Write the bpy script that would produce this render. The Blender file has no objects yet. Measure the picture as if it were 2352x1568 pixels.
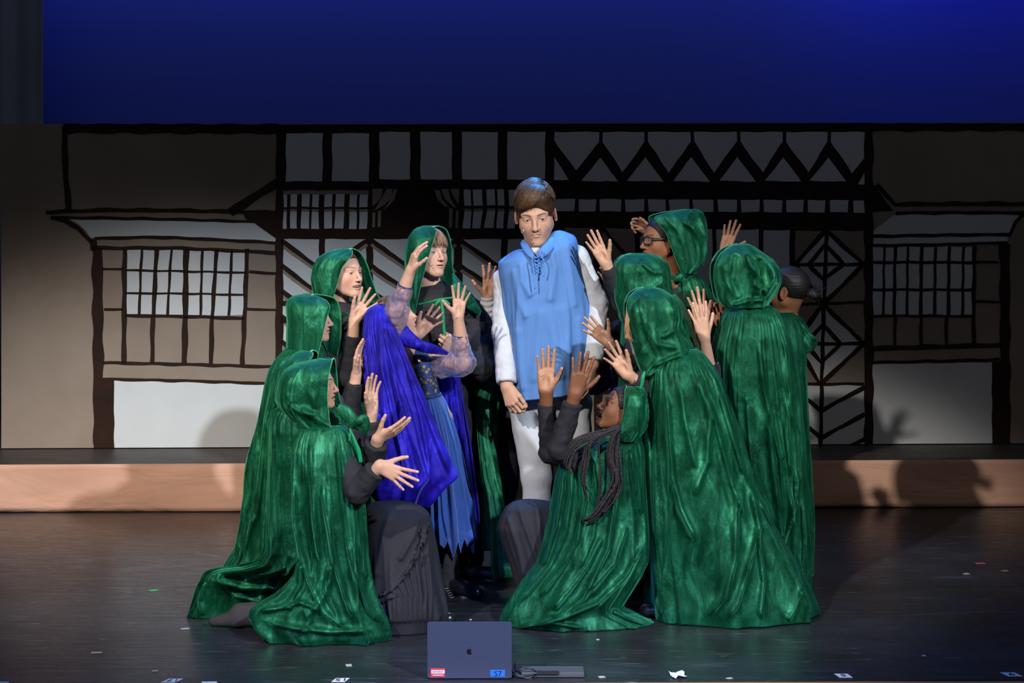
import bpy, math, random
import numpy as np
from mathutils import Vector, Matrix, noise as mnoise

# ------------------------------------------------------------------ camera, world, lights, exposure
SC = bpy.context.scene
FPX, CX, HZ, CAMZ = 4573.0, 1176.0, 384.0, 1.9      # focal length in pixels, optical axis, horizon row, eye height above the stage


def R(d):
    return math.radians(d)


cam_d = bpy.data.cameras.new('camera')
cam = bpy.data.objects.new('camera', cam_d)
SC.collection.objects.link(cam)
cam.location = (0, 0, CAMZ)
cam.rotation_euler = (R(90), 0, 0)
cam_d.sensor_width = 36.0
cam_d.lens = 36.0 * FPX / 2352.0
cam_d.shift_y = -(784.0 - HZ) / 2352.0
cam_d.clip_end = 200
SC.camera = cam

SC.view_settings.view_transform = 'Standard'
SC.view_settings.look = 'None'
SC.view_settings.gamma = 1.0
SC.view_settings.use_curve_mapping = False
SC.view_settings.exposure = 0.0
SC.cycles.max_bounces = 6
SC.cycles.diffuse_bounces = 3
SC.cycles.glossy_bounces = 3
SC.cycles.transparent_max_bounces = 12
SC.cycles.caustics_reflective = False
SC.cycles.caustics_refractive = False
SC.cycles.sample_clamp_indirect = 4.0

world = bpy.data.worlds.new('world')
SC.world = world
world.use_nodes = True
world.node_tree.nodes['Background'].inputs[0].default_value = (0.22, 0.225, 0.26, 1)
world.node_tree.nodes['Background'].inputs[1].default_value = 0.20


def aim(o, target):
    d = Vector(target) - o.location
    o.rotation_euler = d.to_track_quat('-Z', 'Y').to_euler()


def spot(name, loc, target, power, col, size, blend, radius=0.12):
    l = bpy.data.lights.new(name, 'SPOT')
    l.energy = power
    l.color = col
    l.spot_size = R(size)
    l.spot_blend = blend
    l.shadow_soft_size = radius
    o = bpy.data.objects.new(name, l)
    SC.collection.objects.link(o)
    o.location = loc
    aim(o, target)
    return o


def area(name, loc, target, power, col, sx, sy):
    l = bpy.data.lights.new(name, 'AREA')
    l.shape = 'RECTANGLE'
    l.size, l.size_y = sx, sy
    l.energy = power
    l.color = col
    o = bpy.data.objects.new(name, l)
    SC.collection.objects.link(o)
    o.location = loc
    aim(o, target)
    return o


# front-of-house spots, a blue back light on the pipe over the stage, blue cyc lights
spot('front_spot_left', (-4.2, 0.6, 6.6), (0.2, 8.8, 0.40), 4300, (1.0, 0.92, 0.83), 19, 0.55)
spot('front_spot_right', (4.6, 0.2, 6.2), (-0.3, 8.9, 0.55), 5200, (0.88, 0.93, 1.0), 21.5, 0.6)
spot('front_wash_left', (-2.0, -1.0, 8.5), (-2.2, 11.0, -0.5), 7000, (1.0, 0.88, 0.76), 17, 1.0, 0.25)
spot('front_wash_right', (3.0, -1.0, 8.5), (2.4, 11.0, -0.5), 250, (1.0, 0.84, 0.72), 16, 1.0, 0.25)
spot('front_blue_wash', (-1.5, -2.0, 5.0), (0.0, 7.0, -0.3), 3000, (0.14, 0.28, 1.0), 19, 1.0, 0.25)
spot('blue_back_light', (0.6, 11.0, 6.2), (0.1, 8.4, 0.6), 260, (0.10, 0.30, 1.0), 60, 0.8, 0.2)
spot('blue_hair_light', (0.9, 11.2, 6.0), (0.1, 9.25, 1.88), 3800, (0.03, 0.35, 1.0), 6, 0.6, 0.1)
spot('blue_floor_light', (-1.0, 10.5, 5.0), (0.0, 7.6, 0.0), 380, (0.12, 0.35, 1.0), 80, 0.9, 0.2)
area('cyc_light_blue', (-0.6, 13.80, 3.62), (-0.6, 14.2, 2.9), 6, (0.12, 0.22, 1.0), 7.0, 0.15)
area('cyc_light_blue_right', (4.0, 13.80, 3.62), (4.0, 14.2, 2.9), 5, (0.0, 0.04, 1.0), 3.6, 0.15)


# ------------------------------------------------------------------ helpers: world positions, objects, tags
def PT(px, py, D):
    """world point seen at a pixel of the photograph when it stands D metres upstage of the camera"""
    return np.array([(px - CX) * D / FPX, D, CAMZ - (py - HZ) * D / FPX])


def floorD(py):
    return FPX * CAMZ / (py - HZ)


def tag(o, label, cat, group=None, kind=None):
    if label:
        o['label'] = label
    if cat:
        o['category'] = cat
    if group:
        o['group'] = group
    if kind:
        o['kind'] = kind
    return o


def empty(name, loc):
    o = bpy.data.objects.new(name, None)
    SC.collection.objects.link(o)
    o.location = [float(c) for c in loc]
    o.empty_display_size = 0.1
    return o


def mesh_obj(name, V, F, mats, parent=None, smooth=True, col=None, midx=None, label=None):
    me = bpy.data.meshes.new(name)
    V = np.asarray(V, float)
    base = np.zeros(3)
    if parent is not None:
        base = np.array(parent_world(parent))
    me.from_pydata((V - base).tolist(), [], [tuple(map(int, f)) for f in F])
    if not isinstance(mats, (list, tuple)):
        mats = [mats]
    for m in mats:
        me.materials.append(m)
    if midx is not None:
        me.polygons.foreach_set('material_index', np.asarray(midx, dtype=np.int32))
    if smooth:
        me.polygons.foreach_set('use_smooth', np.ones(len(me.polygons), dtype=bool))
    if col is not None:
        a = me.color_attributes.new('col', 'FLOAT_COLOR', 'POINT')
        c = np.ones((len(V), 4), np.float32)
        c[:, :3] = col
        a.data.foreach_set('color', c.ravel())
    me.update()
    o = bpy.data.objects.new(name, me)
    SC.collection.objects.link(o)
    if parent is not None:
        o.parent = parent
    if label:
        o['label'] = label
    return o


def parent_world(p):
    v = Vector(p.location)
    while p.parent is not None:
        p = p.parent
        v = v + Vector(p.location)
    return v


class MB:
    """collects boxes, tubes and polygons into one mesh"""

    def __init__(s):
        s.V, s.F, s.M = [], [], []

    def add(s, V, F, m=0):
        n = len(s.V)
        s.V += [tuple(map(float, v)) for v in V]
        s.F += [tuple(int(i) + n for i in f) for f in F]
        s.M += [m] * len(F)

    def box(s, c, d, m=0, rot=None):
        c = np.array(c, float)
        P = np.array([(x, y, z) for x in (-.5, .5) for y in (-.5, .5) for z in (-.5, .5)]) * np.array(d)
        if rot is not None:
            P = P @ np.array(rot).T
        s.add(P + c, [(0, 1, 3, 2), (4, 6, 7, 5), (0, 4, 5, 1), (2, 3, 7, 6), (0, 2, 6, 4), (1, 5, 7, 3)], m)

    def tube(s, pts, r, n=10, m=0, flat=1.0):
        V, F = tube_mesh(pts, r, n, flat)
        s.add(V, F, m)

    def build(s, name, mats, parent=None, smooth=False, label=None):
        return mesh_obj(name, s.V, s.F, mats, parent, smooth, midx=s.M, label=label)


def tube_mesh(pts, r, n=10, flat=1.0):
    P = np.array(pts, float)
    m = len(P)
    rr = np.full(m, r, float) if np.isscalar(r) else np.interp(np.linspace(0, 1, m), np.linspace(0, 1, len(r)), r)
    T = np.gradient(P, axis=0)
    T /= np.linalg.norm(T, axis=1)[:, None] + 1e-12
    up = np.array([0.13, -0.98, 0.11])
    V = []
    for i in range(m):
        a = np.cross(T[i], up)
        if np.linalg.norm(a) < 1e-3:
            a = np.cross(T[i], [1, 0, 0])
        a /= np.linalg.norm(a)
        b = np.cross(T[i], a)
        up = -b if np.dot(-b, up) > 0 else b
        b = up
        for k in range(n):
            t = 2 * math.pi * k / n
            V.append(P[i] + rr[i] * (a * math.cos(t) + b * math.sin(t) * flat))
    F = []
    for i in range(m - 1):
        for k in range(n):
            k2 = (k + 1) % n
            F.append((i * n + k, i * n + k2, (i + 1) * n + k2, (i + 1) * n + k))
    F.append(tuple(range(n))[::-1])
    F.append(tuple((m - 1) * n + k for k in range(n)))
    return V, F


def curve_pts(ctrl, n=24):
    """smooth curve through control points (Catmull-Rom)"""
    C = np.array(ctrl, float)
    C = np.vstack([2 * C[0] - C[1], C, 2 * C[-1] - C[-2]])
    out = []
    segs = len(C) - 3
    for s_ in range(segs):
        p0, p1, p2, p3 = C[s_:s_ + 4]
        k = max(2, n // segs)
        for t in np.linspace(0, 1, k, endpoint=(s_ == segs - 1)):
            out.append(0.5 * ((2 * p1) + (-p0 + p2) * t + (2 * p0 - 5 * p1 + 4 * p2 - p3) * t * t + (-p0 + 3 * p1 - 3 * p2 + p3) * t ** 3))
    return np.array(out)


# ------------------------------------------------------------------ materials
def srgb(r, g, b):
    return tuple(((c / 255.0) / 12.92 if c / 255.0 <= 0.04045 else ((c / 255.0 + 0.055) / 1.055) ** 2.4) for c in (r, g, b)) + (1.0,)


def mat(name, col=(0.5, 0.5, 0.5, 1), rough=0.6, spec=0.4, metal=0.0, **kw):
    m = bpy.data.materials.new(name)
    m.use_nodes = True
    b = m.node_tree.nodes['Principled BSDF']
    b.inputs['Base Color'].default_value = col
    b.inputs['Roughness'].default_value = rough
    b.inputs['Specular IOR Level'].default_value = spec
    b.inputs['Metallic'].default_value = metal
    for k, v in kw.items():
        b.inputs[k.replace('_', ' ')].default_value = v
    return m


def nd(m, t, **kw):
    n = m.node_tree.nodes.new(t)
    for k, v in kw.items():
        setattr(n, k, v)
    return n


def lk(m, a, b):
    m.node_tree.links.new(a, b)


def noise_tex(m, scale, detail=3, rough=0.55, stretch=(1, 1, 1), coord='Object', dist=0.0):
    tc = nd(m, 'ShaderNodeTexCoord')
    mp = nd(m, 'ShaderNodeMapping')
    mp.inputs['Scale'].default_value = stretch
    n = nd(m, 'ShaderNodeTexNoise')
    n.inputs['Scale'].default_value = scale
    n.inputs['Detail'].default_value = detail
    n.inputs['Roughness'].default_value = rough
    n.inputs['Distortion'].default_value = dist
    lk(m, tc.outputs[coord], mp.inputs[0])
    lk(m, mp.outputs[0], n.inputs['Vector'])
    return n


def ramp(m, src, stops):
    r = nd(m, 'ShaderNodeValToRGB')
    e = r.color_ramp.elements
    while len(e) < len(stops):
        e.new(0.5)
    for i, (p, c) in enumerate(stops):
        e[i].position = p
        e[i].color = c if len(c) == 4 else tuple(c) + (1,)
    lk(m, src, r.inputs[0])
    return r


def bump(m, src, strength, dist, prev=None):
    b = nd(m, 'ShaderNodeBump')
    b.inputs['Strength'].default_value = strength
    b.inputs['Distance'].default_value = dist
    lk(m, src, b.inputs['Height'])
    if prev is not None:
        lk(m, prev.outputs[0], b.inputs['Normal'])
    lk(m, b.outputs[0], m.node_tree.nodes['Principled BSDF'].inputs['Normal'])
    return b


def cloth(name, col, var=0.25, scale=7, bstr=0.3, bdist=0.01, rough=0.8, stretch=(1, 1, 0.35), sheen=0.0, fine=260):
    m = mat(name, col, rough, 0.2)
    n = noise_tex(m, scale, 4, stretch=stretch)
    lo = tuple(c * (1 - var) for c in col[:3]) + (1,)
    hi = tuple(min(1, c * (1 + var)) for c in col[:3]) + (1,)
    r = ramp(m, n.outputs[0], [(0.3, lo), (0.7, hi)])
    pb = m.node_tree.nodes['Principled BSDF']
    lk(m, r.outputs[0], pb.inputs['Base Color'])
    b1 = bump(m, n.outputs[0], bstr, bdist)
    f = noise_tex(m, fine, 2)
    bump(m, f.outputs[0], 0.15, 0.001, b1)
    if sheen:
        pb.inputs['Sheen Weight'].default_value = sheen
    return m


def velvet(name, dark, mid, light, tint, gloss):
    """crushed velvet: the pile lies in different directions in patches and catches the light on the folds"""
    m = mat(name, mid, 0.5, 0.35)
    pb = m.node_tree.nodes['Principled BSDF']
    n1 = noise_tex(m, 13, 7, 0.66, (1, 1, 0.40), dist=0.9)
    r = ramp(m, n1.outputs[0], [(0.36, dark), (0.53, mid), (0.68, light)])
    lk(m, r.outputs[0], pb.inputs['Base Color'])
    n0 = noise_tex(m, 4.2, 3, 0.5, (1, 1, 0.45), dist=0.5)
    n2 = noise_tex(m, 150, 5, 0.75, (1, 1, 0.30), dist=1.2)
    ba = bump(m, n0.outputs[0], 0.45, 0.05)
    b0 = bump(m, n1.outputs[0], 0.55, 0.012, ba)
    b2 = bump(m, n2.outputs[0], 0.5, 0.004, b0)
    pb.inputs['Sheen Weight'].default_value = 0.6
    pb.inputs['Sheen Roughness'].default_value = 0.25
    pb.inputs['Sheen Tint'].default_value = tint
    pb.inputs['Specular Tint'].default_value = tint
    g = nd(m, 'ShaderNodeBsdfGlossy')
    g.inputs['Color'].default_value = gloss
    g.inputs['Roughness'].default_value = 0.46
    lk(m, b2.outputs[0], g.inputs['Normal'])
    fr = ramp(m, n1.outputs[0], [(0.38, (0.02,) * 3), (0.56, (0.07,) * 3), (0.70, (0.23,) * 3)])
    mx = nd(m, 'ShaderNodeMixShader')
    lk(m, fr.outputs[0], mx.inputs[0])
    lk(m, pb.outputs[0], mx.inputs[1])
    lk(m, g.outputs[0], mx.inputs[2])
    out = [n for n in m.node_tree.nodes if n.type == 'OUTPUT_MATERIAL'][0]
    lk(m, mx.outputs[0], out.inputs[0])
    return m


M = {}
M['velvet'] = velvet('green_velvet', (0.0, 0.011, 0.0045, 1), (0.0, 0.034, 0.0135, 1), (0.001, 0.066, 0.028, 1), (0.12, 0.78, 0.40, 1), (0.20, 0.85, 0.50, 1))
M['velvet_rim'] = mat('green_velvet_edge', (0.005, 0.13, 0.06, 1), 0.5, 0.4, Sheen_Weight=1.0, Sheen_Tint=(0.3, 1.0, 0.6, 1))
M['satin_green'] = mat('green_satin_ribbon', (0.0, 0.20, 0.07, 1), 0.5, 0.35)
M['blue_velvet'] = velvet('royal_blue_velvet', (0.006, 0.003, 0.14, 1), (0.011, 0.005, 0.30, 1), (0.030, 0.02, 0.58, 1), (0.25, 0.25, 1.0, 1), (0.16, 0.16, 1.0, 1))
M['black'] = cloth('black_cotton', (0.016, 0.016, 0.021, 1), 0.35, 9, 0.5, 0.012, 0.75, (1, 1, 0.6))
M['charcoal'] = cloth('charcoal_cotton', (0.019, 0.019, 0.024, 1), 0.25, 6, 0.4, 0.012, 0.8, (1, 1, 0.3))
M['white_cloth'] = cloth('white_linen', (0.50, 0.52, 0.56, 1), 0.06, 6, 0.5, 0.02, 0.8, (1, 1, 0.5))
M['grey_cloth'] = cloth('grey_knit_cuff', (0.42, 0.42, 0.42, 1), 0.1, 9, 0.6, 0.02, 0.85, (0.4, 1, 2.0))
M['blue_cloth'] = cloth('light_blue_linen', (0.088, 0.205, 0.48, 1), 0.10, 5, 0.6, 0.03, 0.75, (1.4, 1, 0.25))
M['blue_cord'] = mat('blue_lace_cord', (0.09, 0.25, 0.62, 1), 0.7, 0.3)
M['shoe'] = mat('black_leather', (0.008, 0.008, 0.011, 1), 0.25, 0.6)
M['boot'] = cloth('charcoal_soft_boot', (0.032, 0.030, 0.034, 1), 0.2, 12, 0.4, 0.006, 0.9)


def attr_mat(name, rough=0.5, spec=0.4, sss=0.0, bscale=0, bstr=0.0, bdist=0.001, stretch=(1, 1, 1)):
    m = mat(name, (1, 1, 1, 1), rough, spec)
    a = nd(m, 'ShaderNodeAttribute', attribute_name='col')
    lk(m, a.outputs['Color'], m.node_tree.nodes['Principled BSDF'].inputs['Base Color'])
    if sss:
        pb = m.node_tree.nodes['Principled BSDF']
        pb.inputs['Subsurface Weight'].default_value = sss
        pb.inputs['Subsurface Radius'].default_value = (0.6, 0.25, 0.12)
        pb.inputs['Subsurface Scale'].default_value = 0.012
    if bscale:
        n = noise_tex(m, bscale, 3, stretch=stretch)
        bump(m, n.outputs[0], bstr, bdist)
    return m


M['skin'] = attr_mat('skin', 0.56, 0.30, 0.18, 180, 0.15, 0.001)
M['eye'] = attr_mat('eye_surface', 0.12, 0.6)
M['hair'] = attr_mat('hair', 0.50, 0.28, 0, 140, 0.6, 0.003, (1, 1, 0.25))
# ------------------------------------------------------------------ sculpting: signed distance fields turned into smooth meshes
class Field:
    def __init__(s, lo, hi, h):
        s.lo = np.array(lo, float)
        s.h = h
        s.n = np.maximum(4, np.ceil((np.array(hi) - s.lo) / h).astype(int) + 1)
        s.ax = [(s.lo[i] + h * np.arange(s.n[i])).astype(np.float32) for i in range(3)]
        s.F = np.full(s.n, 0.5, np.float32)

    def region(s, lo, hi):
        sl = []
        for i in range(3):
            a = int(math.floor((lo[i] - s.lo[i]) / s.h)) - 1
            b = int(math.ceil((hi[i] - s.lo[i]) / s.h)) + 2
            sl.append(slice(max(0, a), max(0, min(s.n[i], b))))
        if any(q.start >= q.stop for q in sl):
            return None, None
        return tuple(sl), (s.ax[0][sl[0]][:, None, None], s.ax[1][sl[1]][None, :, None], s.ax[2][sl[2]][None, None, :])

    def merge(s, sl, d, k, op):
        A = s.F[sl]
        if op == 'u':
            h = np.clip(0.5 + 0.5 * (A - d) / k, 0, 1)
            s.F[sl] = A * (1 - h) + d * h - k * h * (1 - h)
        else:                                       # smooth subtraction
            A, d = -A, d
            h = np.clip(0.5 + 0.5 * (A - d) / k, 0, 1)
            s.F[sl] = -(A * (1 - h) + d * h - k * h * (1 - h))

    def cone(s, a, b, ra, rb, k=0.01, op='u', flat=None):
        a, b = np.array(a, float), np.array(b, float)
        r = max(ra, rb) + k * 1.1 + 0.004
        sl, g = s.region(np.minimum(a, b) - r, np.maximum(a, b) + r)
        if sl is None:
            return s
        ab = b - a
        L2 = max(1e-10, float(ab @ ab))
        X, Y, Z = g[0] - a[0], g[1] - a[1], g[2] - a[2]
        t = np.clip((X * ab[0] + Y * ab[1] + Z * ab[2]) / L2, 0, 1)
        d = np.sqrt((X - t * ab[0]) ** 2 + (Y - t * ab[1]) ** 2 + (Z - t * ab[2]) ** 2) - (ra + t * (rb - ra))
        s.merge(sl, d, k, op)
        return s

    def ball(s, c, r, k=0.01, op='u'):
        return s.ell(c, (r, r, r), k, op)

    def ell(s, c, r, k=0.01, op='u', rot=None):
        c, r = np.array(c, float), np.array(r, float)
        m = (max(r) if rot is not None else r) + k * 1.1 + 0.004
        sl, g = s.region(c - m, c + m)
        if sl is None:
            return s
        X, Y, Z = g[0] - c[0], g[1] - c[1], g[2] - c[2]
        if rot is not None:
            Rm = np.array(rot)
            X, Y, Z = (X * Rm[0, 0] + Y * Rm[1, 0] + Z * Rm[2, 0], X * Rm[0, 1] + Y * Rm[1, 1] + Z * Rm[2, 1], X * Rm[0, 2] + Y * Rm[1, 2] + Z * Rm[2, 2])
        k0 = np.sqrt((X / r[0]) ** 2 + (Y / r[1]) ** 2 + (Z / r[2]) ** 2)
        k1 = np.sqrt((X / r[0] ** 2) ** 2 + (Y / r[1] ** 2) ** 2 + (Z / r[2] ** 2) ** 2) + 1e-9
        s.merge(sl, k0 * (k0 - 1) / k1, k, op)
        return s

    def cut(s, p, n, k=0.002, within=None):
        """remove everything on the +n side of the plane through p (inside a ball of radius `within`)"""
        p, n = np.array(p, float), np.array(n, float)
        n = n / np.linalg.norm(n)
        rr = within or 10
        sl, g = s.region(p - rr, p + rr)
        if sl is None:
            return s
        X, Y, Z = g[0] - p[0], g[1] - p[1], g[2] - p[2]
        d = -(X * n[0] + Y * n[1] + Z * n[2])
        if within:
            d = np.maximum(d, np.sqrt(X ** 2 + Y ** 2 + Z ** 2) - within)
        s.merge(sl, d, k, 's')
        return s

    def mesh(s):
        F = s.F
        ins = F < 0
        nx, ny, nz = F.shape
        c = np.zeros((nx - 1, ny - 1, nz - 1), np.int8)
        for i in (0, 1):
            for j in (0, 1):
                for k in (0, 1):
                    c += ins[i:nx - 1 + i, j:ny - 1 + j, k:nz - 1 + k]
        act = (c > 0) & (c < 8)
        idx = np.argwhere(act)
        if len(idx) == 0:
            return np.zeros((0, 3)), np.zeros((0, 4), int)
        vid = np.full(act.shape, -1, np.int64)
        vid[act] = np.arange(len(idx))
        acc = np.zeros((len(idx), 3))
        cnt = np.zeros(len(idx))
        I, J, K = idx.T
        corners = [(0, 0, 0), (1, 0, 0), (0, 1, 0), (1, 1, 0), (0, 0, 1), (1, 0, 1), (0, 1, 1), (1, 1, 1)]
        vals = {q: F[I + q[0], J + q[1], K + q[2]].astype(float) for q in corners}
        for q in corners:
            for a in range(3):
                if q[a] == 0:
                    q2 = list(q)
                    q2[a] = 1
                    q2 = tuple(q2)
                    f0, f1 = vals[q], vals[q2]
                    x = (f0 < 0) != (f1 < 0)
                    t = np.where(x, f0 / np.where(x, f0 - f1, 1), 0)
                    P = np.array(q, float)[None, :].repeat(len(idx), 0)
                    P[:, a] += t
                    acc += P * x[:, None]
                    cnt += x
        V = (idx + acc / cnt[:, None]) * s.h + s.lo
        faces = []
        for a in range(3):
            b, d = (a + 1) % 3, (a + 2) % 3
            s0 = [slice(None)] * 3
            s1 = [slice(None)] * 3
            s0[a], s1[a] = slice(0, -1), slice(1, None)
            x = ins[tuple(s0)] != ins[tuple(s1)]
            E = np.argwhere(x)
            ok = (E[:, b] > 0) & (E[:, d] > 0) & (E[:, b] < F.shape[b] - 1) & (E[:, d] < F.shape[d] - 1)
            E = E[ok]
            if len(E) == 0:
                continue
            e00, e10, e01, e11 = E.copy(), E.copy(), E.copy(), E.copy()
            e00[:, b] -= 1
            e00[:, d] -= 1
            e10[:, d] -= 1
            e01[:, b] -= 1
            q = np.stack([vid[tuple(e00.T)], vid[tuple(e10.T)], vid[tuple(e11.T)], vid[tuple(e01.T)]], 1)
            fl = ins[tuple(E.T)]
            q[~fl] = q[~fl][:, ::-1]
            faces.append(q)
        return V, np.vstack(faces)


def norm(v):
    v = np.array(v, float)
    return v / (np.linalg.norm(v) + 1e-12)


def rotm(yaw, pitch, roll=0.0):
    """columns forward, left, up for a head or chest; yaw 0 faces the audience, + turns to stage picture right"""
    y, p, r = R(yaw), R(pitch), R(roll)
    f = np.array([math.sin(y) * math.cos(p), -math.cos(y) * math.cos(p), math.sin(p)])
    l = norm(np.cross([0, 0, 1], f))
    u = np.cross(f, l)
    l2 = l * math.cos(r) + u * math.sin(r)
    u2 = np.cross(f, l2)
    return np.stack([f, l2, u2], 1)


def sm(x, a, b):
    t = np.clip((x - a) / (b - a), 0, 1)
    return t * t * (3 - 2 * t)


class Parts:
    """mesh pieces of one body: vertices, faces, colours, material slots"""

    def __init__(s):
        s.V, s.F, s.C, s.M, s.n = [], [], [], [], 0

    def add(s, V, F, C, m=0):
        V = np.asarray(V, float)
        if len(V) == 0:
            return
        C = np.broadcast_to(np.asarray(C, float), (len(V), 3))
        for f in F:
            pass
        s.V.append(V)
        s.F += [tuple(int(i) + s.n for i in f) for f in F]
        s.C.append(C)
        s.M += [m] * len(F)
        s.n += len(V)

    def build(s, name, mats, parent, label=None):
        return mesh_obj(name, np.vstack(s.V), s.F, mats, parent, True, np.vstack(s.C), s.M, label)


def uv_sphere(c, r, nu=20, nv=14):
    V = [(0, 0, 1.0)]
    for i in range(1, nv):
        t = math.pi * i / nv
        for j in range(nu):
            a = 2 * math.pi * j / nu
            V.append((math.sin(t) * math.cos(a), math.sin(t) * math.sin(a), math.cos(t)))
    V.append((0, 0, -1.0))
    F = [(0, 1 + j, 1 + (j + 1) % nu) for j in range(nu)]
    for i in range(nv - 2):
        for j in range(nu):
            a = 1 + i * nu + j
            b = 1 + i * nu + (j + 1) % nu
            F.append((a, a + nu, b + nu, b))
    o = 1 + (nv - 2) * nu
    F += [(len(V) - 1, o + (j + 1) % nu, o + j) for j in range(nu)]
    return np.array(V) * r + np.array(c), F


SKIN = {'pale': np.array([0.53, 0.315, 0.235]), 'fair': np.array([0.50, 0.285, 0.195]), 'tan': np.array([0.40, 0.20, 0.12]), 'brown': np.array([0.235, 0.095, 0.042]), 'dark': np.array([0.165, 0.065, 0.030])}


def head_mesh(parts, T, Rm, s, skin, h=0.0021, mouth='closed', eyes=1.0, gaze=(1, 0, 0), brow=(0.08, 0.04, 0.02), neck=None, blush=0.3, jaw=1.0, brow_dz=0.0, smile=0.0, iris=(0.05, 0.04, 0.03), rough=False):
    """head and neck sculpted in head space (x forward, y left, z up), placed at T"""
    if rough:
        h = 0.005
    nl = Rm.T @ (np.array(neck) - T) / s if neck is not None else np.array([-0.03, 0, -0.17])
    lo = np.minimum([-0.125, -0.105, -0.135], nl - 0.075)
    hi = np.maximum([0.135, 0.105, 0.145], nl + 0.075)
    f = Field(lo, hi, h)
    f.ell((-0.014, 0, 0.027), (0.095, 0.0745, 0.085), 0.01)
    f.ell((0.026, 0, -0.028), (0.060, 0.0565 * jaw, 0.080), 0.03)
    for sgn in (-1, 1):
        f.cone((0.000, sgn * 0.050 * jaw, -0.050), (0.062, sgn * 0.014, -0.096), 0.021, 0.014, 0.03)
        f.ball((0.046, sgn * 0.036, -0.030), 0.024, 0.03)
    f.ell((0.070, 0, -0.097), (0.019, 0.020 * jaw, 0.016), 0.02)
    f.ell((0.066, 0, -0.058), (0.023, 0.030, 0.027), 0.02)
    for sgn in (-1, 1):
        f.ball((0.103, sgn * 0.033, 0.001), 0.0215, 0.014, 's')
        f.cone((0.078, sgn * 0.012, 0.021), (0.064, sgn * 0.046, 0.019), 0.0085, 0.007, 0.014)
    f.cone((0.080, 0, 0.016), (0.103, 0, -0.026), 0.0075, 0.0080, 0.010)
    f.ball((0.1055, 0, -0.031), 0.0098, 0.007)
    for sgn in (-1, 1):
        f.ell((0.094, sgn * 0.0125, -0.034), (0.010, 0.0062, 0.0072), 0.006)
        f.cone((0.100, sgn * 0.006, -0.040), (0.094, sgn * 0.0075, -0.046), 0.0026, 0.0026, 0.003, 's')
    E = []
    for sgn in (-1, 1):
        e = np.array([0.0675, sgn * 0.031, 0.001])
        E.append(e)
        f.ball(e, 0.0142, 0.005)
        if eyes > 0.05:
            f.cone(e + [0.0125, -0.0095, -0.001], e + [0.0125, 0.0095, -0.001], 0.0045 * eyes, 0.0045 * eyes, 0.002, 's')
    zc = -0.061
    gap = 0.0
    if mouth == 'open':
        gap = 0.018
    elif mouth == 'smile':
        gap = 0.0078
    elif mouth == 'part':
        gap = 0.003
    cz = zc + 0.009 * smile
    up, lw = [], []
    wy = 0.0235 + 0.0065 * max(0, smile)
    for t in np.linspace(-1, 1, 9):
        x = 0.0895 - 0.017 * t * t
        up.append((x, wy * t, zc + 0.0045 + (0.0015 if 0.1 < abs(t) < 0.5 else 0) * 1.0 - 0.0045 * t * t + (cz - zc) * t * t + gap * 0.25 * (1 - t * t)))
        lw.append((x - 0.001, wy * t * 0.97, zc - 0.0045 + 0.0030 * t * t + (cz - zc) * t * t - gap * 0.85 * (1 - t * t)))
    for a, b in zip(up[:-1], up[1:]):
        f.cone(a, b, 0.0046, 0.0046, 0.004)
    for a, b in zip(lw[:-1], lw[1:]):
        f.cone(a, b, 0.0052, 0.0052, 0.004)
    if gap > 0.002:
        f.ell((0.084, 0, zc - gap * 0.30), (0.022, wy * 0.88, gap * 0.62), 0.003, 's')
    else:
        for a, b in zip(up[:-1], up[1:]):
            f.cone(np.array(a) + [0.006, 0, -0.0047], np.array(b) + [0.006, 0, -0.0047], 0.0014, 0.0014, 0.002, 's')
    for sgn in (-1, 1):
        c = np.array([-0.008, sgn * 0.078, -0.006])
        th = R(-14)
        rot = np.array([[math.cos(th), 0, math.sin(th)], [0, 1, 0], [-math.sin(th), 0, math.cos(th)]])
        th2 = R(20 * sgn)
        rz = np.array([[math.cos(th2), -math.sin(th2), 0], [math.sin(th2), math.cos(th2), 0], [0, 0, 1]])
        f.ell(c, (0.0185, 0.0065, 0.031), 0.006, 'u', rz @ rot)
        f.ell(c + [0.003, sgn * 0.0065, 0.004], (0.0100, 0.0042, 0.019), 0.003, 's', rz @ rot)
        f.ball(c + [0.006, sgn * 0.002, -0.026], 0.0065, 0.004)
    f.cone((-0.022, 0, -0.045), nl, 0.050, 0.052 if neck is None else 0.056, 0.022)
    f.ell(nl + [0, 0, -0.03], (0.06, 0.10, 0.035), 0.04)
    V, Fc = f.mesh()
    C = np.tile(skin, (len(V), 1)).astype(float)
    x, y, z = V.T
    ay = np.abs(y)
    # complexion: lips, brows, cheeks, lash line
    U, L = np.array(up), np.array(lw)
    dm = np.full(len(V), 1.0)
    near = (x > 0.06) & (z < -0.03) & (z > -0.1)
    vi = np.where(near)[0]
    for Q, r0 in ((U, 0.0046), (L, 0.0052)):
        for a, b in zip(Q[:-1], Q[1:]):
            ab = b - a
            t = np.clip(((V[vi] - a) @ ab) / (ab @ ab), 0, 1)
            dm[vi] = np.minimum(dm[vi], np.linalg.norm(V[vi] - a - t[:, None] * ab, axis=1) - r0)
    lip = np.array([skin[0] * 0.98, skin[1] * 0.52, skin[2] * 0.58])
    w = (1 - sm(dm, 0.0, 0.0016))[:, None] * 0.85
    C = C * (1 - w) + lip * w
    if gap > 0.002:
        inner = near & (((x - 0.084) / 0.0222) ** 2 + (y / (wy * 0.9)) ** 2 + ((z - zc + gap * 0.30) / (gap * 0.66)) ** 2 < 1.0) & (x < 0.0885 - 0.017 * (y / wy) ** 2 + 0.001)
        C[inner] = [0.06, 0.012, 0.010]
    bl = np.exp(-(((x - 0.060) / 0.03) ** 2 + ((ay - 0.043) / 0.018) ** 2 + ((z + 0.036) / 0.020) ** 2))[:, None] * blush
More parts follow.
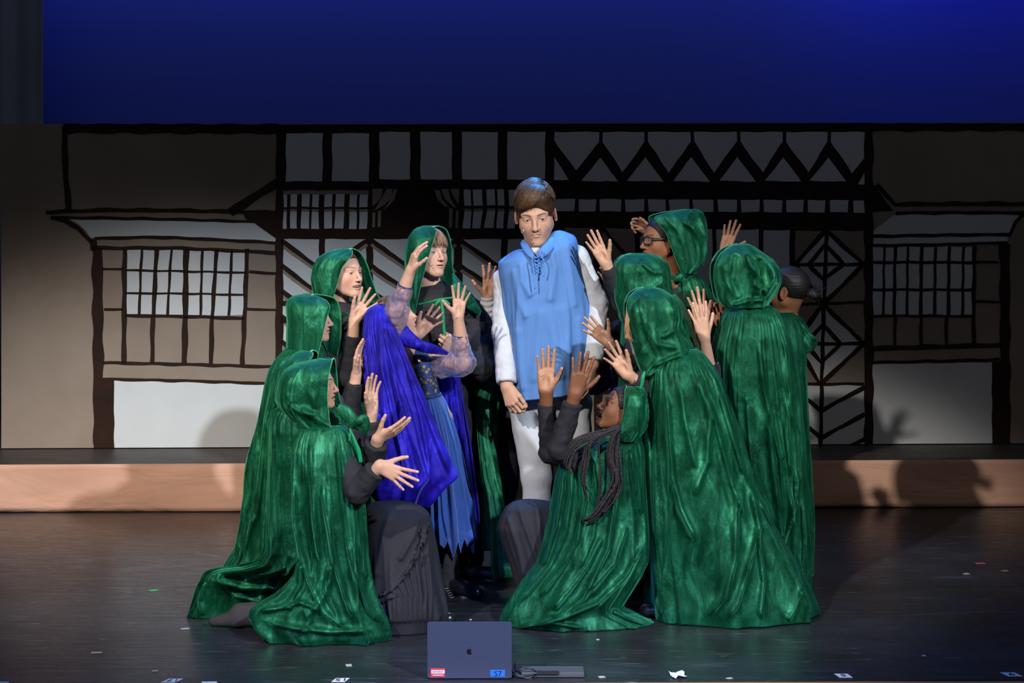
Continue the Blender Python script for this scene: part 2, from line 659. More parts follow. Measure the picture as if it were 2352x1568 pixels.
    C = C * (1 - bl) + np.array([skin[0] * 1.02, skin[1] * 0.55, skin[2] * 0.55]) * bl
    # eyebrows
    zb = 0.0225 + brow_dz + 0.005 * np.sin(np.clip((ay - 0.010) / 0.040, 0, 1) * math.pi * 0.8)
    wb = (1 - sm(np.abs(z - zb), 0.0020, 0.0042 - 0.0012 * np.clip((ay - 0.03) / 0.02, 0, 1))) * sm(ay, 0.010, 0.014) * (1 - sm(ay, 0.046, 0.053)) * (x > 0.05)
    wb = wb[:, None] * 0.85
    C = C * (1 - wb) + np.array(brow) * wb
    for e in E:
        d = V - e
        rr = np.linalg.norm(d, axis=1)
        lash = (rr < 0.0155) & (np.abs(d[:, 1]) < 0.0125) & (d[:, 0] > 0.004) & (d[:, 2] > -0.001 + 0.0028 * eyes) & (d[:, 2] < 0.0012 + 0.0052 * max(0.3, eyes))
        C[lash] = C[lash] * 0.35 + np.array(brow) * 0.3
        low = (rr < 0.0148) & (np.abs(d[:, 1]) < 0.011) & (d[:, 0] > 0.006) & (d[:, 2] < -0.0035 * max(.3, eyes)) & (d[:, 2] > -0.0060)
        C[low] = C[low] * 0.62
    # ear canal and under-nose stay skin, slightly redder ear
    ear = (ay > 0.076) & (np.abs(z) < 0.045)
    C[ear] = C[ear] * [1.0, 0.86, 0.84]
    parts.add((V * s) @ Rm.T + T, Fc, C, 0)
    g = norm(gaze)
    for e in E:
        if eyes > 0.05 and not rough:
            Vs, Fs = uv_sphere((0, 0, 0), 1.0, 28, 18)
            cs = np.clip(Vs @ g, -1, 1)
            ang = np.arccos(cs)
            Cc = np.tile([0.62, 0.58, 0.56], (len(Vs), 1))
            Cc[ang < 0.50] = iris
            Cc[ang < 0.24] = [0.004, 0.004, 0.004]
            parts.add(((Vs * 0.0131 + e) * s) @ Rm.T + T, Fs, Cc, 1)
    if gap > 0.005:                                  # upper row of teeth
        n = 8
        Vt, Ft = [], []
        for i in range(n):
            t = (i + 0.5) / n * 2 - 1
            t *= 0.72
            cx_ = 0.0845 - 0.017 * t * t
            cy = wy * t
            cz_ = zc + gap * 0.25 - 0.0008
            B = np.array([(a, b, c) for a in (-.003, .003) for b in (-.0021, .0021) for c in (-.0040, .0030)]) + [cx_, cy, cz_]
            k = len(Vt)
            Vt += B.tolist()
            Ft += [tuple(q + k for q in f_) for f_ in [(0, 1, 3, 2), (4, 6, 7, 5), (0, 4, 5, 1), (2, 3, 7, 6), (0, 2, 6, 4), (1, 5, 7, 3)]]
        parts.add((np.array(Vt) * s) @ Rm.T + T, Ft, [0.62, 0.58, 0.50], 1)
    return


def hand_mesh(parts, W, z, x, y, s, skin, elbow, spread=1.0, curl=(0.15, 0.15, 0.2, 0.25), thumb=0.6, tcurl=0.2, h=0.0016, fore=0.13, wr=0.0255, fr=0.036, bend=0.0, palm_light=0.0):
    """W wrist; z towards the fingertips, x towards the thumb, y out of the palm; one surface with the forearm"""
    B = np.stack([x, y, z], 1)
    el = B.T @ (np.array(elbow) - W) / s
    en = norm(el)
    fl = min(fore / s, np.linalg.norm(el))
    tail = en * fl
    P = []
    knuck = [(0.0275, -0.001, 0.083), (0.0090, -0.003, 0.088), (-0.0095, -0.002, 0.084), (-0.0265, 0.001, 0.075)]
    ln = [(0.041, 0.025, 0.021), (0.046, 0.029, 0.022), (0.042, 0.027, 0.021), (0.033, 0.020, 0.019)]
    rad = [(0.0086, 0.0076, 0.0065), (0.0088, 0.0078, 0.0067), (0.0084, 0.0074, 0.0063), (0.0073, 0.0065, 0.0057)]
    an = [9, 1.5, -6, -15]
    fingers = []
    for i in range(4):
        a = R(an[i]) * spread
        side = np.array([math.sin(a), 0, math.cos(a)])
        p = np.array(knuck[i])
        pts = [p]
        c = curl[i]
        ang = 0.0
        for j in range(3):
            ang += c * (0.9, 1.15, 0.75)[j]
            d = side * math.cos(ang) + np.array([0, 1, 0]) * math.sin(ang)
            p = p + d * ln[i][j]
            pts.append(p)
        fingers.append((pts, side, ang))
    tb = np.array([0.022, 0.008, 0.022])
    ta = R(52) * thumb + 0.12
    td = np.array([math.sin(ta), 0.34, math.cos(ta)])
    t1 = tb + norm(td) * 0.044
    td2 = norm(np.array([math.sin(ta - 0.30 * tcurl * 2 + 0.05), 0.25 + tcurl * 0.5, math.cos(ta - 0.30 * tcurl * 2 + 0.05)]))
    t2 = t1 + td2 * 0.031
    td3 = norm(td2 + np.array([-0.25 * tcurl, 0.35 * tcurl, 0.18]))
    t3 = t2 + td3 * 0.024
    allp = np.array([q for fg in fingers for q in fg[0]] + [t1, t2, t3, tail, (0, 0, 0)])
    mlo, mhi = allp.min(0), allp.max(0)
    f = Field(np.minimum(np.minimum(mlo - 0.016, tail - 0.050), -0.042), np.maximum(np.maximum(mhi + 0.016, tail + 0.050), 0.042), h / s)
    f.cone((0, 0, 0.002), tail, wr / s * 0.98, fr / s, 0.012)
    f.ell((0, 0, -0.002), (0.0275, 0.0195, 0.022), 0.016)
    for i in range(4):
        k = np.array(knuck[i])
        f.cone((0.55 * k[0], 0.001, 0.012), k, 0.0145, 0.0108, 0.013)
    f.ell((-0.019, 0.006, 0.040), (0.013, 0.012, 0.034), 0.012)      # heel of the little-finger side
    f.ell((0.019, 0.010, 0.036), (0.015, 0.014, 0.028), 0.012)       # ball of the thumb
    f.ell((0.000, 0.021, 0.048), (0.012, 0.010, 0.020), 0.010, 's')  # hollow of the palm
    for (pts, side, ang), r in zip(fingers, rad):
        rs = (r[0] * 1.04, r[0] * 0.97, r[1] * 0.98, r[2])
        for j in range(3):
            f.cone(pts[j], pts[j + 1], rs[j], rs[j + 1], 0.0010 if j else 0.005)
            if j:
                f.ball(pts[j], rs[j] * 1.03, 0.0015)
    f.cone(tb, t1, 0.0145, 0.0112, 0.010)
    f.cone(t1, t2, 0.0108, 0.0095, 0.004)
    f.cone(t2, t3, 0.0098, 0.0076, 0.003)
    # creases across the palm
    f.cone((-0.028, 0.0165, 0.058), (0.020, 0.0135, 0.072), 0.0016, 0.0016, 0.002, 's')
    V, Fc = f.mesh()
    C = np.tile(skin, (len(V), 1)).astype(float)
    tips = [fg[0][3] for fg in fingers] + [t3]
    dirs = [norm(fg[0][3] - fg[0][2]) for fg in fingers] + [norm(t3 - t2)]
    for tp, dr in zip(tips, dirs):
        d = V - tp
        w = np.exp(-(np.linalg.norm(d, axis=1) / 0.013) ** 2)[:, None] * 0.45
        C = C * (1 - w) + np.array([skin[0] * 1.0, skin[1] * 0.70, skin[2] * 0.68]) * w
        back = norm(np.array([0, -1, 0]) + dr * dr[1])
        u = d @ back
        ax = d @ dr
        sd = np.abs(d @ np.cross(back, dr))
        nail = (np.linalg.norm(d, axis=1) < 0.0125) & (u > 0.0030) & (ax > -0.0065) & (ax < 0.0058) & (sd < 0.0052)
        C[nail] = np.minimum(1, skin * [1.18, 1.15, 1.2] + 0.03)
    if palm_light:
        w = (sm(V[:, 1], -0.003, 0.008) * sm(V[:, 2], -0.01, 0.02))[:, None] * palm_light
        C = C * (1 - w) + np.array([0.50, 0.27, 0.17]) * w
    for i in range(4):                                # creases at the finger joints
        for j in (1, 2):
            k = fingers[i][0][j]
            d = np.linalg.norm(V - k, axis=1)
            w = np.exp(-(np.abs((V - k) @ norm(fingers[i][0][j + 1] - k)) / 0.0016) ** 2) * (d < 0.013)
            C *= (1 - 0.18 * w)[:, None]
    W3 = (V * s) @ B.T + W
    if np.linalg.det(B) < 0:
        Fc = Fc[:, ::-1]
    parts.add(W3, Fc, C, 0)


def noise3(P, s, seed=0.0):
    """cheap smooth pseudo noise in -1..1"""
    x, y, z = (P * s + seed * 7.31).T
    return (np.sin(x * 1.7 + 1.3 * np.sin(y * 1.1 + seed)) + np.sin(y * 2.1 + 1.7 * np.sin(z * 1.3)) + np.sin(z * 1.9 + 1.1 * np.sin(x * 1.6 + y))) / 3.0


def vnormals(V, F):
    n = np.zeros_like(V)
    F = np.asarray(F)
    a = np.cross(V[F[:, 2]] - V[F[:, 0]], V[F[:, 3]] - V[F[:, 1]])
    for k in range(4):
        np.add.at(n, F[:, k], a)
    return n / (np.linalg.norm(n, axis=1)[:, None] + 1e-12)


def sleeve_sdf(segs, h=0.005, wr=0.0035, cuts=(), seed=0.0, wf=38):
    """clothing over limbs: list of (a, b, ra, rb, k); cuts = [(point, normal, radius)]"""
    pts = np.array([q for sgm in segs for q in (sgm[0], sgm[1])])
    r = max(max(sgm[2], sgm[3]) for sgm in segs) + 0.02
    f = Field(pts.min(0) - r, pts.max(0) + r, h)
    for a, b, ra, rb, k in segs:
        f.cone(a, b, ra, rb, k)
    for p, n, rad_ in cuts:
        f.cut(p, n, 0.003, rad_)
    V, F = f.mesh()
    N = vnormals(V, F)
    V = V + N * (wr * (noise3(V, wf, seed) + 0.6 * noise3(V, wf * 2.3, seed + 1)))[:, None]
    return V, F


# ------------------------------------------------------------------ draped cloth: a folded sheet lofted through measured widths
def smooth1(a, k):
    if k < 1:
        return a
    p = np.concatenate([np.full(k, a[0]) + (a[0] - a[k:0:-1]), a, np.full(k, a[-1]) + (a[-1] - a[-2:-k - 2:-1])])
    w = np.hanning(2 * k + 3)[1:-1]
    return np.convolve(p, w / w.sum(), 'valid')


def drape(rows, th0=15.0, pw=0.9, nu=200, nv=130, n_folds=14, amp=0.012, seed=1, traced=(), pleats=None, sk=3, ramp_=(0.15, 0.5), wf=(0.010, 0.028), amp_top=0.15, floor_z=0.004, drift=0.05, wave=0.0):
    """rows: (py, x_open, x_back, D, half_near, half_far, x_open_far). Folds run down the sheet; traced = [(pixel polyline, width px, depth m)]"""
    rg = random.Random(seed)
    rows = [tuple(r_) + (None,) * (7 - len(r_)) for r_ in rows]
    A = np.array([[r_[0], r_[1], r_[2], r_[3], r_[4], r_[5] if r_[5] is not None else r_[4], r_[6] if r_[6] is not None else r_[1]] for r_ in rows], float)
    dl = np.hypot(np.diff(A[:, 0]), 0.5 * np.abs(np.diff(A[:, 1])) + 0.5 * np.abs(np.diff(A[:, 2])))
    t = np.concatenate([[0], np.cumsum(dl + 1e-6)])
    t /= t[-1]
    v = np.linspace(0, 1, nv)
    q = np.stack([smooth1(np.interp(v, t, A[:, i]), sk) for i in range(7)], 1)
    py, xo, xb, D, hn, hf, xf = q.T
    hn, hf = np.maximum(hn, 0.002), np.maximum(hf, 0.002)
    th = np.linspace(R(th0), 2 * math.pi - R(th0), nu)
    c, s_ = np.cos(th), np.sin(th)
    cc = np.sign(c) * np.abs(c) ** pw
    ss = np.sign(s_) * np.abs(s_) ** pw
    c0 = math.cos(R(th0)) ** pw
    u = (cc + 1) / (c0 + 1)
    w = sm(s_, -0.7, 0.7)
    XO = xo[:, None] * w[None, :] + xf[:, None] * (1 - w[None, :])
    PX = xb[:, None] + (XO - xb[:, None]) * u[None, :]
    X = (PX - CX) * D[:, None] / FPX
    Y = D[:, None] - np.where(ss[None, :] > 0, hn[:, None], hf[:, None]) * ss[None, :]
    Z = CAMZ - (py - HZ) * D / FPX
    Z = np.repeat(Z[:, None], nu, 1)
    # outward direction in plan
    sx = np.sign(xo - xb)[:, None] * c[None, :] * 1.0
    ny = -s_[None, :] * np.ones((nv, 1))
    a01 = np.linspace(0, 1, nu)[None, :]
    vv = v[:, None]
    disp = np.zeros((nv, nu))
    per = np.maximum(0.15, (np.abs(xo - xb) * D / FPX + hn + hf))[:, None]
    for k in range(n_folds):
        ak = (k + rg.uniform(0.15, 0.85)) / n_folds
        dr = rg.uniform(-drift, drift)
        wob = rg.uniform(0.0, 0.012)
        fr_, ph = rg.uniform(0.6, 1.7), rg.uniform(0, 6.28)
        wk = rg.uniform(*wf)
        am = amp * rg.uniform(0.5, 1.25)
        st = rg.uniform(ramp_[0] - 0.1, ramp_[0] + 0.1)
        en = rg.uniform(0.75, 1.4)
        pos = ak + dr * vv + wob * np.sin(6.28 * (vv * fr_) + ph)
        W = wk * (0.55 + 0.65 * vv)
        prof = 1.0 / (1.0 + ((a01 - pos) / W) ** 2) ** 1.4
        A_ = amp_top + (1 - amp_top) * sm(vv, st, st + ramp_[1])
        A_ = A_ * (1 - 0.7 * sm(vv, en, en + 0.25))
        disp += 1.45 * am * A_ * (prof - 0.30 * np.exp(-((a01 - pos) / (W * 3)) ** 2))
    if pleats:
        v0, v1, npl, ap = pleats
        env = sm(vv, v0 - 0.03, v0 + 0.02) * (1 - sm(vv, v0 + 0.04, v1))
        jit = 1.2 * np.sin(a01 * 31.0 + seed) + 0.7 * np.sin(a01 * 67 + seed * 2)
        disp += ap * env * np.abs(np.sin(a01 * math.pi * npl + jit)) ** 0.7
    if wave:
        disp += wave * np.sin(a01 * 17 + vv * 5 + seed) * sm(vv, 0.3, 1)
    X = X + disp * sx
    Y = Y + disp * ny
    if traced:
        ppx = CX + X / Y * FPX
        ppy = HZ + (CAMZ - Z) / Y * FPX
        front = (s_ > 0)[None, :] * sm(s_, 0.0, 0.25)[None, :]
        for pl, wpx, dm in traced:
            pl = np.array(pl, float)
            dist = np.full(X.shape, 1e9)
            tt = np.zeros(X.shape)
            cum = np.concatenate([[0], np.cumsum(np.hypot(*np.diff(pl, axis=0).T))])
            for i in range(len(pl) - 1):
                a, b = pl[i], pl[i + 1]
                ab = b - a
                tq = np.clip(((ppx - a[0]) * ab[0] + (ppy - a[1]) * ab[1]) / (ab @ ab), 0, 1)
                d = np.hypot(ppx - a[0] - tq * ab[0], ppy - a[1] - tq * ab[1])
                m = d < dist
                dist = np.where(m, d, dist)
                tt = np.where(m, (cum[i] + tq * (cum[i + 1] - cum[i])) / cum[-1], tt)
            endf = sm(tt, 0.0, 0.10) * (1 - sm(tt, 0.90, 1.0)) * 0.85 + 0.15
            Y = Y - 1.25 * dm * endf * front / (1 + (dist / (wpx * 0.9)) ** 2) ** 1.3
    Z = np.maximum(Z, floor_z)
    V = np.stack([X, Y, Z], -1).reshape(-1, 3)
    F = []
    for i in range(nv - 1):
        for j in range(nu - 1):
            a = i * nu + j
            F.append((a, a + nu, a + nu + 1, a + 1))
    return V, F, (nv, nu)


def drape_obj(name, mats, parent, rows, thick=0.004, edge=None, label=None, **kw):
    V, F, (nv, nu) = drape(rows, **kw)
    o = mesh_obj(name, V, F, mats, parent, True, label=label)
    md = o.modifiers.new('thickness', 'SOLIDIFY')
    md.thickness = thick
    md.offset = 0.0
    G = V.reshape(nv, nu, 3)
    if edge:
        mb = MB()
        r0 = edge if not isinstance(edge, bool) else 0.0035
        loop = np.vstack([G[::-1, 0], G[1:, -1]])
        mb.tube(loop[::2], r0, 6)
        e = mb.build('cape_edge' if 'cape' in name else 'hood_edge', [M['velvet_rim']], o, True)
        e.location = (0, 0, 0)
    return o, G
# ------------------------------------------------------------------ the setting: stage floor, back wall, platform, painted backdrop
rnd = random.Random(5)

m = mat('stage_floor_paint', (0.012, 0.013, 0.016, 1), 0.35, 0.5)
pb = m.node_tree.nodes['Principled BSDF']
n1 = noise_tex(m, 1.3, 6, 0.6, (1, 1.6, 1))
r1 = ramp(m, n1.outputs[0], [(0.3, (0.010, 0.012, 0.015)), (0.55, (0.020, 0.022, 0.027)), (0.75, (0.038, 0.040, 0.047))])
n2 = noise_tex(m, 14, 8, 0.75, (0.35, 2.4, 1), dist=1.5)
r2 = ramp(m, n2.outputs[0], [(0.60, (0, 0, 0)), (0.74, (0.16,) * 3), (0.84, (0.5,) * 3)])
n3 = noise_tex(m, 60, 3, 0.9, (0.5, 1.6, 1), dist=0.3)
r3 = ramp(m, n3.outputs[0], [(0.725, (0, 0, 0)), (0.76, (0.9,) * 3)])
# fine scratches in two directions
tc = nd(m, 'ShaderNodeTexCoord')
scr = None
for ang, sc_, thr in ((12, 3.0, 0.020), (-38, 2.2, 0.014), (68, 1.6, 0.010)):
    mp = nd(m, 'ShaderNodeMapping')
    mp.inputs['Rotation'].default_value = (0, 0, R(ang))
    mp.inputs['Scale'].default_value = (0.18 * sc_, 3.2 * sc_, 1)
    vo = nd(m, 'ShaderNodeTexVoronoi', feature='DISTANCE_TO_EDGE')
    vo.inputs['Scale'].default_value = 2.2
    lk(m, tc.outputs['Object'], mp.inputs[0])
    lk(m, mp.outputs[0], vo.inputs['Vector'])
    rr = ramp(m, vo.outputs[0], [(0.0, (0.55,) * 3), (thr, (0, 0, 0))])
    nz = noise_tex(m, 2.1 + sc_, 3)
    rz = ramp(m, nz.outputs[0], [(0.52, (0, 0, 0)), (0.66, (1, 1, 1))])
    mu = nd(m, 'ShaderNodeMix', data_type='RGBA', blend_type='MULTIPLY')
    mu.inputs[0].default_value = 1
    lk(m, rr.outputs[0], mu.inputs[6])
    lk(m, rz.outputs[0], mu.inputs[7])
    if scr is None:
        scr = mu.outputs[2]
    else:
        ad = nd(m, 'ShaderNodeMix', data_type='RGBA', blend_type='ADD')
        ad.inputs[0].default_value = 1
        lk(m, scr, ad.inputs[6])
        lk(m, mu.outputs[2], ad.inputs[7])
        scr = ad.outputs[2]
cur = r1.outputs[0]
for src, k, c in ((r2.outputs[0], 0.55, (0.26, 0.29, 0.32, 1)), (r3.outputs[0], 0.9, (0.5, 0.52, 0.52, 1)), (scr, 0.6, (0.30, 0.33, 0.35, 1))):
    mu = nd(m, 'ShaderNodeMath', operation='MULTIPLY')
    mu.inputs[1].default_value = k
    lk(m, src, mu.inputs[0])
    mx = nd(m, 'ShaderNodeMix', data_type='RGBA')
    lk(m, mu.outputs[0], mx.inputs[0])
    lk(m, cur, mx.inputs[6])
    mx.inputs[7].default_value = c
    cur = mx.outputs[2]
lk(m, cur, pb.inputs['Base Color'])
rr = ramp(m, n2.outputs[0], [(0.3, (0.20,) * 3), (0.8, (0.46,) * 3)])
lk(m, rr.outputs[0], pb.inputs['Roughness'])
bump(m, n2.outputs[0], 0.12, 0.004)
M['floor'] = m


def edgeY(X):
    return 7.352 + 0.0175 * X


mb = MB()
X0, X1 = -9.0, 9.0
V = [(X0, edgeY(X0), 0), (X1, edgeY(X1), 0), (X1, 14.6, 0), (X0, 14.6, 0)]
mb.add(V + [(x, y, -0.06) for x, y, z in V], [(0, 1, 2, 3), (7, 6, 5, 4), (0, 4, 5, 1), (1, 5, 6, 2), (2, 6, 7, 3), (3, 7, 4, 0)])
fl = mb.build('floor', [M['floor']])
fl['kind'] = 'structure'

m = mat('varnished_pine_edge', (0.42, 0.22, 0.07, 1), 0.4, 0.5)
n = noise_tex(m, 9, 5, 0.6, (0.4, 8, 8))
r = ramp(m, n.outputs[0], [(0.3, (0.36, 0.17, 0.05)), (0.7, (0.58, 0.33, 0.13))])
lk(m, r.outputs[0], m.node_tree.nodes['Principled BSDF'].inputs['Base Color'])
mb = MB()
X0, X1 = -9.0, 9.0
a = 0.0175
for (x0, x1, w, z0, z1) in ((X0, X1, 0.075, -0.045, -0.004),):
    V = [(x0, edgeY(x0) - w, z1), (x1, edgeY(x1) - w, z1), (x1, edgeY(x1) - 0.001, z1), (x0, edgeY(x0) - 0.001, z1)]
    mb.add(V + [(x, y, z0) for x, y, z in V], [(0, 1, 2, 3), (7, 6, 5, 4), (0, 4, 5, 1), (1, 5, 6, 2), (2, 6, 7, 3), (3, 7, 4, 0)])
tr = mb.build('trim_1', [m])
tr['kind'] = 'structure'
mb = MB()
V = [(X0, edgeY(X0) - 0.03, -0.95), (X1, edgeY(X1) - 0.03, -0.95), (X1, edgeY(X1) - 0.03, -0.046), (X0, edgeY(X0) - 0.03, -0.046)]
V += [(x, y + 0.025, z) for x, y, z in V]
mb.add(V, [(0, 1, 2, 3), (7, 6, 5, 4), (0, 4, 5, 1), (1, 5, 6, 2), (2, 6, 7, 3), (3, 7, 4, 0)])
wf0 = mb.build('wall_front', [cloth('black_stage_front', (0.012, 0.012, 0.014, 1))])
wf0['kind'] = 'structure'

# back wall of the stage: a pale cyclorama lit blue from above, that blue light also painted into its colour
m = mat('blue_lit_cyclorama_cloth', (0.12, 0.17, 0.60, 1), 0.9, 0.1)
mb = MB()
N = 40
V, F = [], []
for i in range(N + 1):
    x = -9 + 18 * i / N
    y = 14.25 - 0.012 * (abs(x) ** 2) * 0.5
    V += [(x, y, -0.05), (x, y, 7.0), (x, y + 0.05, 7.0), (x, y + 0.05, -0.05)]
for i in range(N):
    a, b = i * 4, i * 4 + 4
    F += [(a, b, b + 1, a + 1), (a + 1, b + 1, b + 2, a + 2), (a + 2, b + 2, b + 3, a + 3)]
mb.add(V, F)
wl = mb.build('wall_back', [m], smooth=True)
wl['kind'] = 'structure'

# grey leg curtain hanging at the left in front of the back wall
m = cloth('grey_stage_curtain', (0.32, 0.38, 0.48, 1), 0.12, 3, 0.2, 0.02, 0.9)
V, F = [], []
n = 90
for i in range(n + 1):
    x = -5.0 + (-3.235 + 5.0) * i / n
    y = 13.75 + 0.05 * math.sin(x * 26) + 0.015 * math.sin(x * 61)
    for z in (0.02, 1.5, 3.0, 5.4):
        V.append((x, y, z))
for i in range(n):
    for k in range(3):
        a = i * 4 + k
        F.append((a, a + 4, a + 5, a + 1))
cu = mesh_obj('stage_curtain', V, F, m)
md = cu.modifiers.new('t', 'SOLIDIFY')
md.thickness = 0.006
tag(cu, 'dark grey hanging stage curtain at the far left above the painted backdrop', 'curtain')

# low platform covered with brown paper
m = mat('brown_kraft_paper', (0.56, 0.33, 0.235, 1), 0.7, 0.25)
n = noise_tex(m, 1.6, 4, 0.5, (1, 1, 1.6), dist=0.6)
r = ramp(m, n.outputs[0], [(0.3, (0.50, 0.285, 0.20)), (0.7, (0.60, 0.36, 0.26))])
lk(m, r.outputs[0], m.node_tree.nodes['Principled BSDF'].inputs['Base Color'])
n2 = noise_tex(m, 3.0, 3, 0.5, (0.5, 1, 2.0), dist=0.8)
bump(m, n2.outputs[0], 0.35, 0.06)
M['kraft'] = m
m = mat('black_platform_deck', (0.035, 0.032, 0.032, 1), 0.5, 0.4)
n = noise_tex(m, 7, 5, 0.6, (0.5, 3, 1))
r = ramp(m, n.outputs[0], [(0.35, (0.030, 0.026, 0.024)), (0.65, (0.06, 0.05, 0.046))])
lk(m, r.outputs[0], m.node_tree.nodes['Principled BSDF'].inputs['Base Color'])
M['deck'] = m


def platY(X):
    return 11.07 + 0.035 * X


PH = 0.262
pl = empty('platform', (0, 11.2, 0))
mb = MB()
XL, XR = -5.6, 5.6
V = [(XL, platY(XL), 0.001), (XR, platY(XR), 0.001), (XR, platY(XR) + 2.0, 0.001), (XL, platY(XL) + 2.0, 0.001)]
V2 = [(x, y, PH) for x, y, z in V]
mb.add(V + V2, [(0, 1, 2, 3), (7, 6, 5, 4), (0, 4, 5, 1), (1, 5, 6, 2), (2, 6, 7, 3), (3, 7, 4, 0)])
mb.build('deck', [M['deck']], pl)
V, F = [], []
nx, nz = 150, 10
for i in range(nx + 1):
    x = XL + (XR - XL) * i / nx
    for k in range(nz + 1):
        t = k / nz
        wv = 0.010 * math.sin(x * 3.1 + 2.0 * t) * (1 - t) + 0.006 * math.sin(x * 7.7 - 3 * t) * math.sin(math.pi * t)
        cr = 0.010 * abs(math.sin(x * 1.9 + t * 1.4 + 0.6)) ** 3 * math.sin(math.pi * t)
        zz = 0.004 + t * (PH + 0.002 - 0.004) + (0.004 * math.sin(x * 2.3 + 1) * (1 - t) if k == 0 else 0) * 0
        V.append((x, platY(x) - 0.013 - wv - cr - 0.012 * (1 - t), zz))
for i in range(nx):
    for k in range(nz):
        a = i * (nz + 1) + k
        F.append((a, a + nz + 1, a + nz + 2, a + 1))
o = mesh_obj('paper_skirt', V, F, M['kraft'], pl)
md = o.modifiers.new('t', 'SOLIDIFY')
md.thickness = 0.002
tag(pl, 'long low black platform fronted with wrinkled brown kraft paper', 'platform')

# ------------------------------------------------------------------ painted backdrop of a half-timbered street
BY0, BX0, BSL = 11.567, -2.974, 0.0366


def BP(px, py, off=0.0):
    a = (px - CX) / FPX
    Y = (BY0 - BSL * BX0) / (1 - BSL * a)
    return (a * Y, Y - off, CAMZ - (py - HZ) * Y / FPX)


def paint(name, c1, c2, rough=0.85, scale=2.0, st=(1, 1, 1)):
    m = mat(name, c1 + (1,), rough, 0.2)
    n = noise_tex(m, scale, 5, 0.6, st)
    r = ramp(m, n.outputs[0], [(0.3, c1), (0.7, c2)])
    lk(m, r.outputs[0], m.node_tree.nodes['Principled BSDF'].inputs['Base Color'])
    n2 = noise_tex(m, 30, 3, 0.5, (1, 1, 0.3))
    bump(m, n2.outputs[0], 0.1, 0.002)
    return m


M['bd_beige'] = paint('beige_scene_paint', (0.255, 0.205, 0.165), (0.31, 0.255, 0.21))
M['bd_white'] = paint('white_scene_paint', (0.56, 0.60, 0.62), (0.63, 0.67, 0.69))
M['bd_brown'] = paint('dark_brown_scene_paint', (0.013, 0.006, 0.0035), (0.028, 0.011, 0.005), 0.6, 6)
M['bd_wood'] = paint('plywood_edge', (0.3, 0.2, 0.1), (0.35, 0.24, 0.13))

bd = MB()


def jitter(px, py, s=1.1):
    s *= 0.7
    return px + s * math.sin(py * 0.083 + px * 0.011) * 0.9 + s * 0.5 * math.sin(py * 0.31 + 1), py + s * math.sin(px * 0.071 + py * 0.013) * 0.9 + s * 0.5 * math.sin(px * 0.27)


def poly(pts, mi, off, wob=1.1):
    """painted patch: polygon with hand-drawn edges, fanned from its centre"""
    out = []
    n = len(pts)
    for i in range(n):
        a, b = np.array(pts[i], float), np.array(pts[(i + 1) % n], float)
        L = np.hypot(*(b - a))
        k = max(1, int(L / 14))
        for t in range(k):
            out.append(tuple(a + (b - a) * t / k))
    V = [BP(*jitter(x, y, wob), off) for x, y in out]
    nv = len(bd.V)
    bd.V += V
    bd.F.append(tuple(nv + i for i in range(len(V))))
    bd.M.append(mi)


def cell(x0, y0, x1, y1, mi=1, off=0.004, x2=None, x3=None):
    """four-sided patch; x2, x3 are the bottom corners when the sides lean"""
    poly([(x0, y0), (x1, y0), (x3 if x3 is not None else x1, y1), (x2 if x2 is not None else x0, y1)], mi, off)


def stroke(pts, w, mi=2, off=0.006):
    P = []
    for i in range(len(pts) - 1):
        a, b = np.array(pts[i], float), np.array(pts[i + 1], float)
        k = max(1, int(np.hypot(*(b - a)) / 16))
        P += [a + (b - a) * t / k for t in range(k)]
    P.append(np.array(pts[-1], float))
    P = np.array(P)
    T = np.gradient(P, axis=0)
    T /= np.linalg.norm(T, axis=1)[:, None]
    Nn = np.stack([-T[:, 1], T[:, 0]], 1)
    ww = w * 0.5 * (1 + 0.14 * np.sin(np.arange(len(P)) * 1.1 + P[0, 0]))
    J = np.array([jitter(*p, 1.0) for p in P])
    Lf, Rt = J + Nn * ww[:, None], J - Nn * ww[:, None]
    nv = len(bd.V)
    for i in range(len(P)):
        bd.V += [BP(*Lf[i], off), BP(*Rt[i], off)]
    for i in range(len(P) - 1):
        bd.F.append((nv + 2 * i, nv + 2 * i + 1, nv + 2 * i + 3, nv + 2 * i + 2))
        bd.M.append(2 if mi == 2 else mi)


# board
b0, b1, b2, b3 = BP(3, 285), BP(2620, 281), BP(2620, 1016), BP(3, 1031)
T = [(p[0], p[1] + 0.03, p[2]) for p in (b0, b1, b2, b3)]
zb = PH + 0.002
B4 = [b0, b1, (b2[0], b2[1], zb), (b3[0], b3[1], zb)]
T4 = [(p[0], p[1] + 0.03, p[2]) for p in B4]
bd.add(B4 + T4, [(3, 2, 1, 0), (4, 5, 6, 7), (0, 1, 5, 4), (1, 2, 6, 5), (2, 3, 7, 6), (3, 0, 4, 7)])
# dark ground of the middle building
poly([(637, 286), (2004, 282), (2004, 1020), (637, 1030)], 2, 0.002, 0.3)
# top band
stroke([(146, 295), (640, 296)], 22)
stroke([(2000, 292), (2600, 292)], 18)
# ---- left house
stroke([(148, 290), (150, 380), (158, 484)], 13)
stroke([(106, 487), (240, 482), (420, 483), (636, 488)], 9)
stroke([(120, 500), (240, 500), (420, 504), (586, 509)], 7)
stroke([(528, 488), (580, 455), (642, 418)], 20)
poly([(556, 484), (634, 488), (640, 560), (633, 546), (606, 528), (582, 510), (566, 502)], 2, 0.0065)
poly([(160, 504), (400, 507), (585, 511), (633, 546), (634, 557), (420, 547), (208, 546), (196, 528), (180, 514)], 1, 0.004)
stroke([(118, 498), (150, 507), (180, 524), (212, 556)], 10)
stroke([(214, 548), (217, 574)], 15)
stroke([(218, 547), (360, 544), (460, 548), (634, 557)], 7)
stroke([(214, 569), (400, 569), (634, 580)], 8)
stroke([(224, 570), (225, 700), (228, 1034)], 24)
poly([(216, 866), (262, 872), (262, 1032), (216, 1032)], 2, 0.0062)
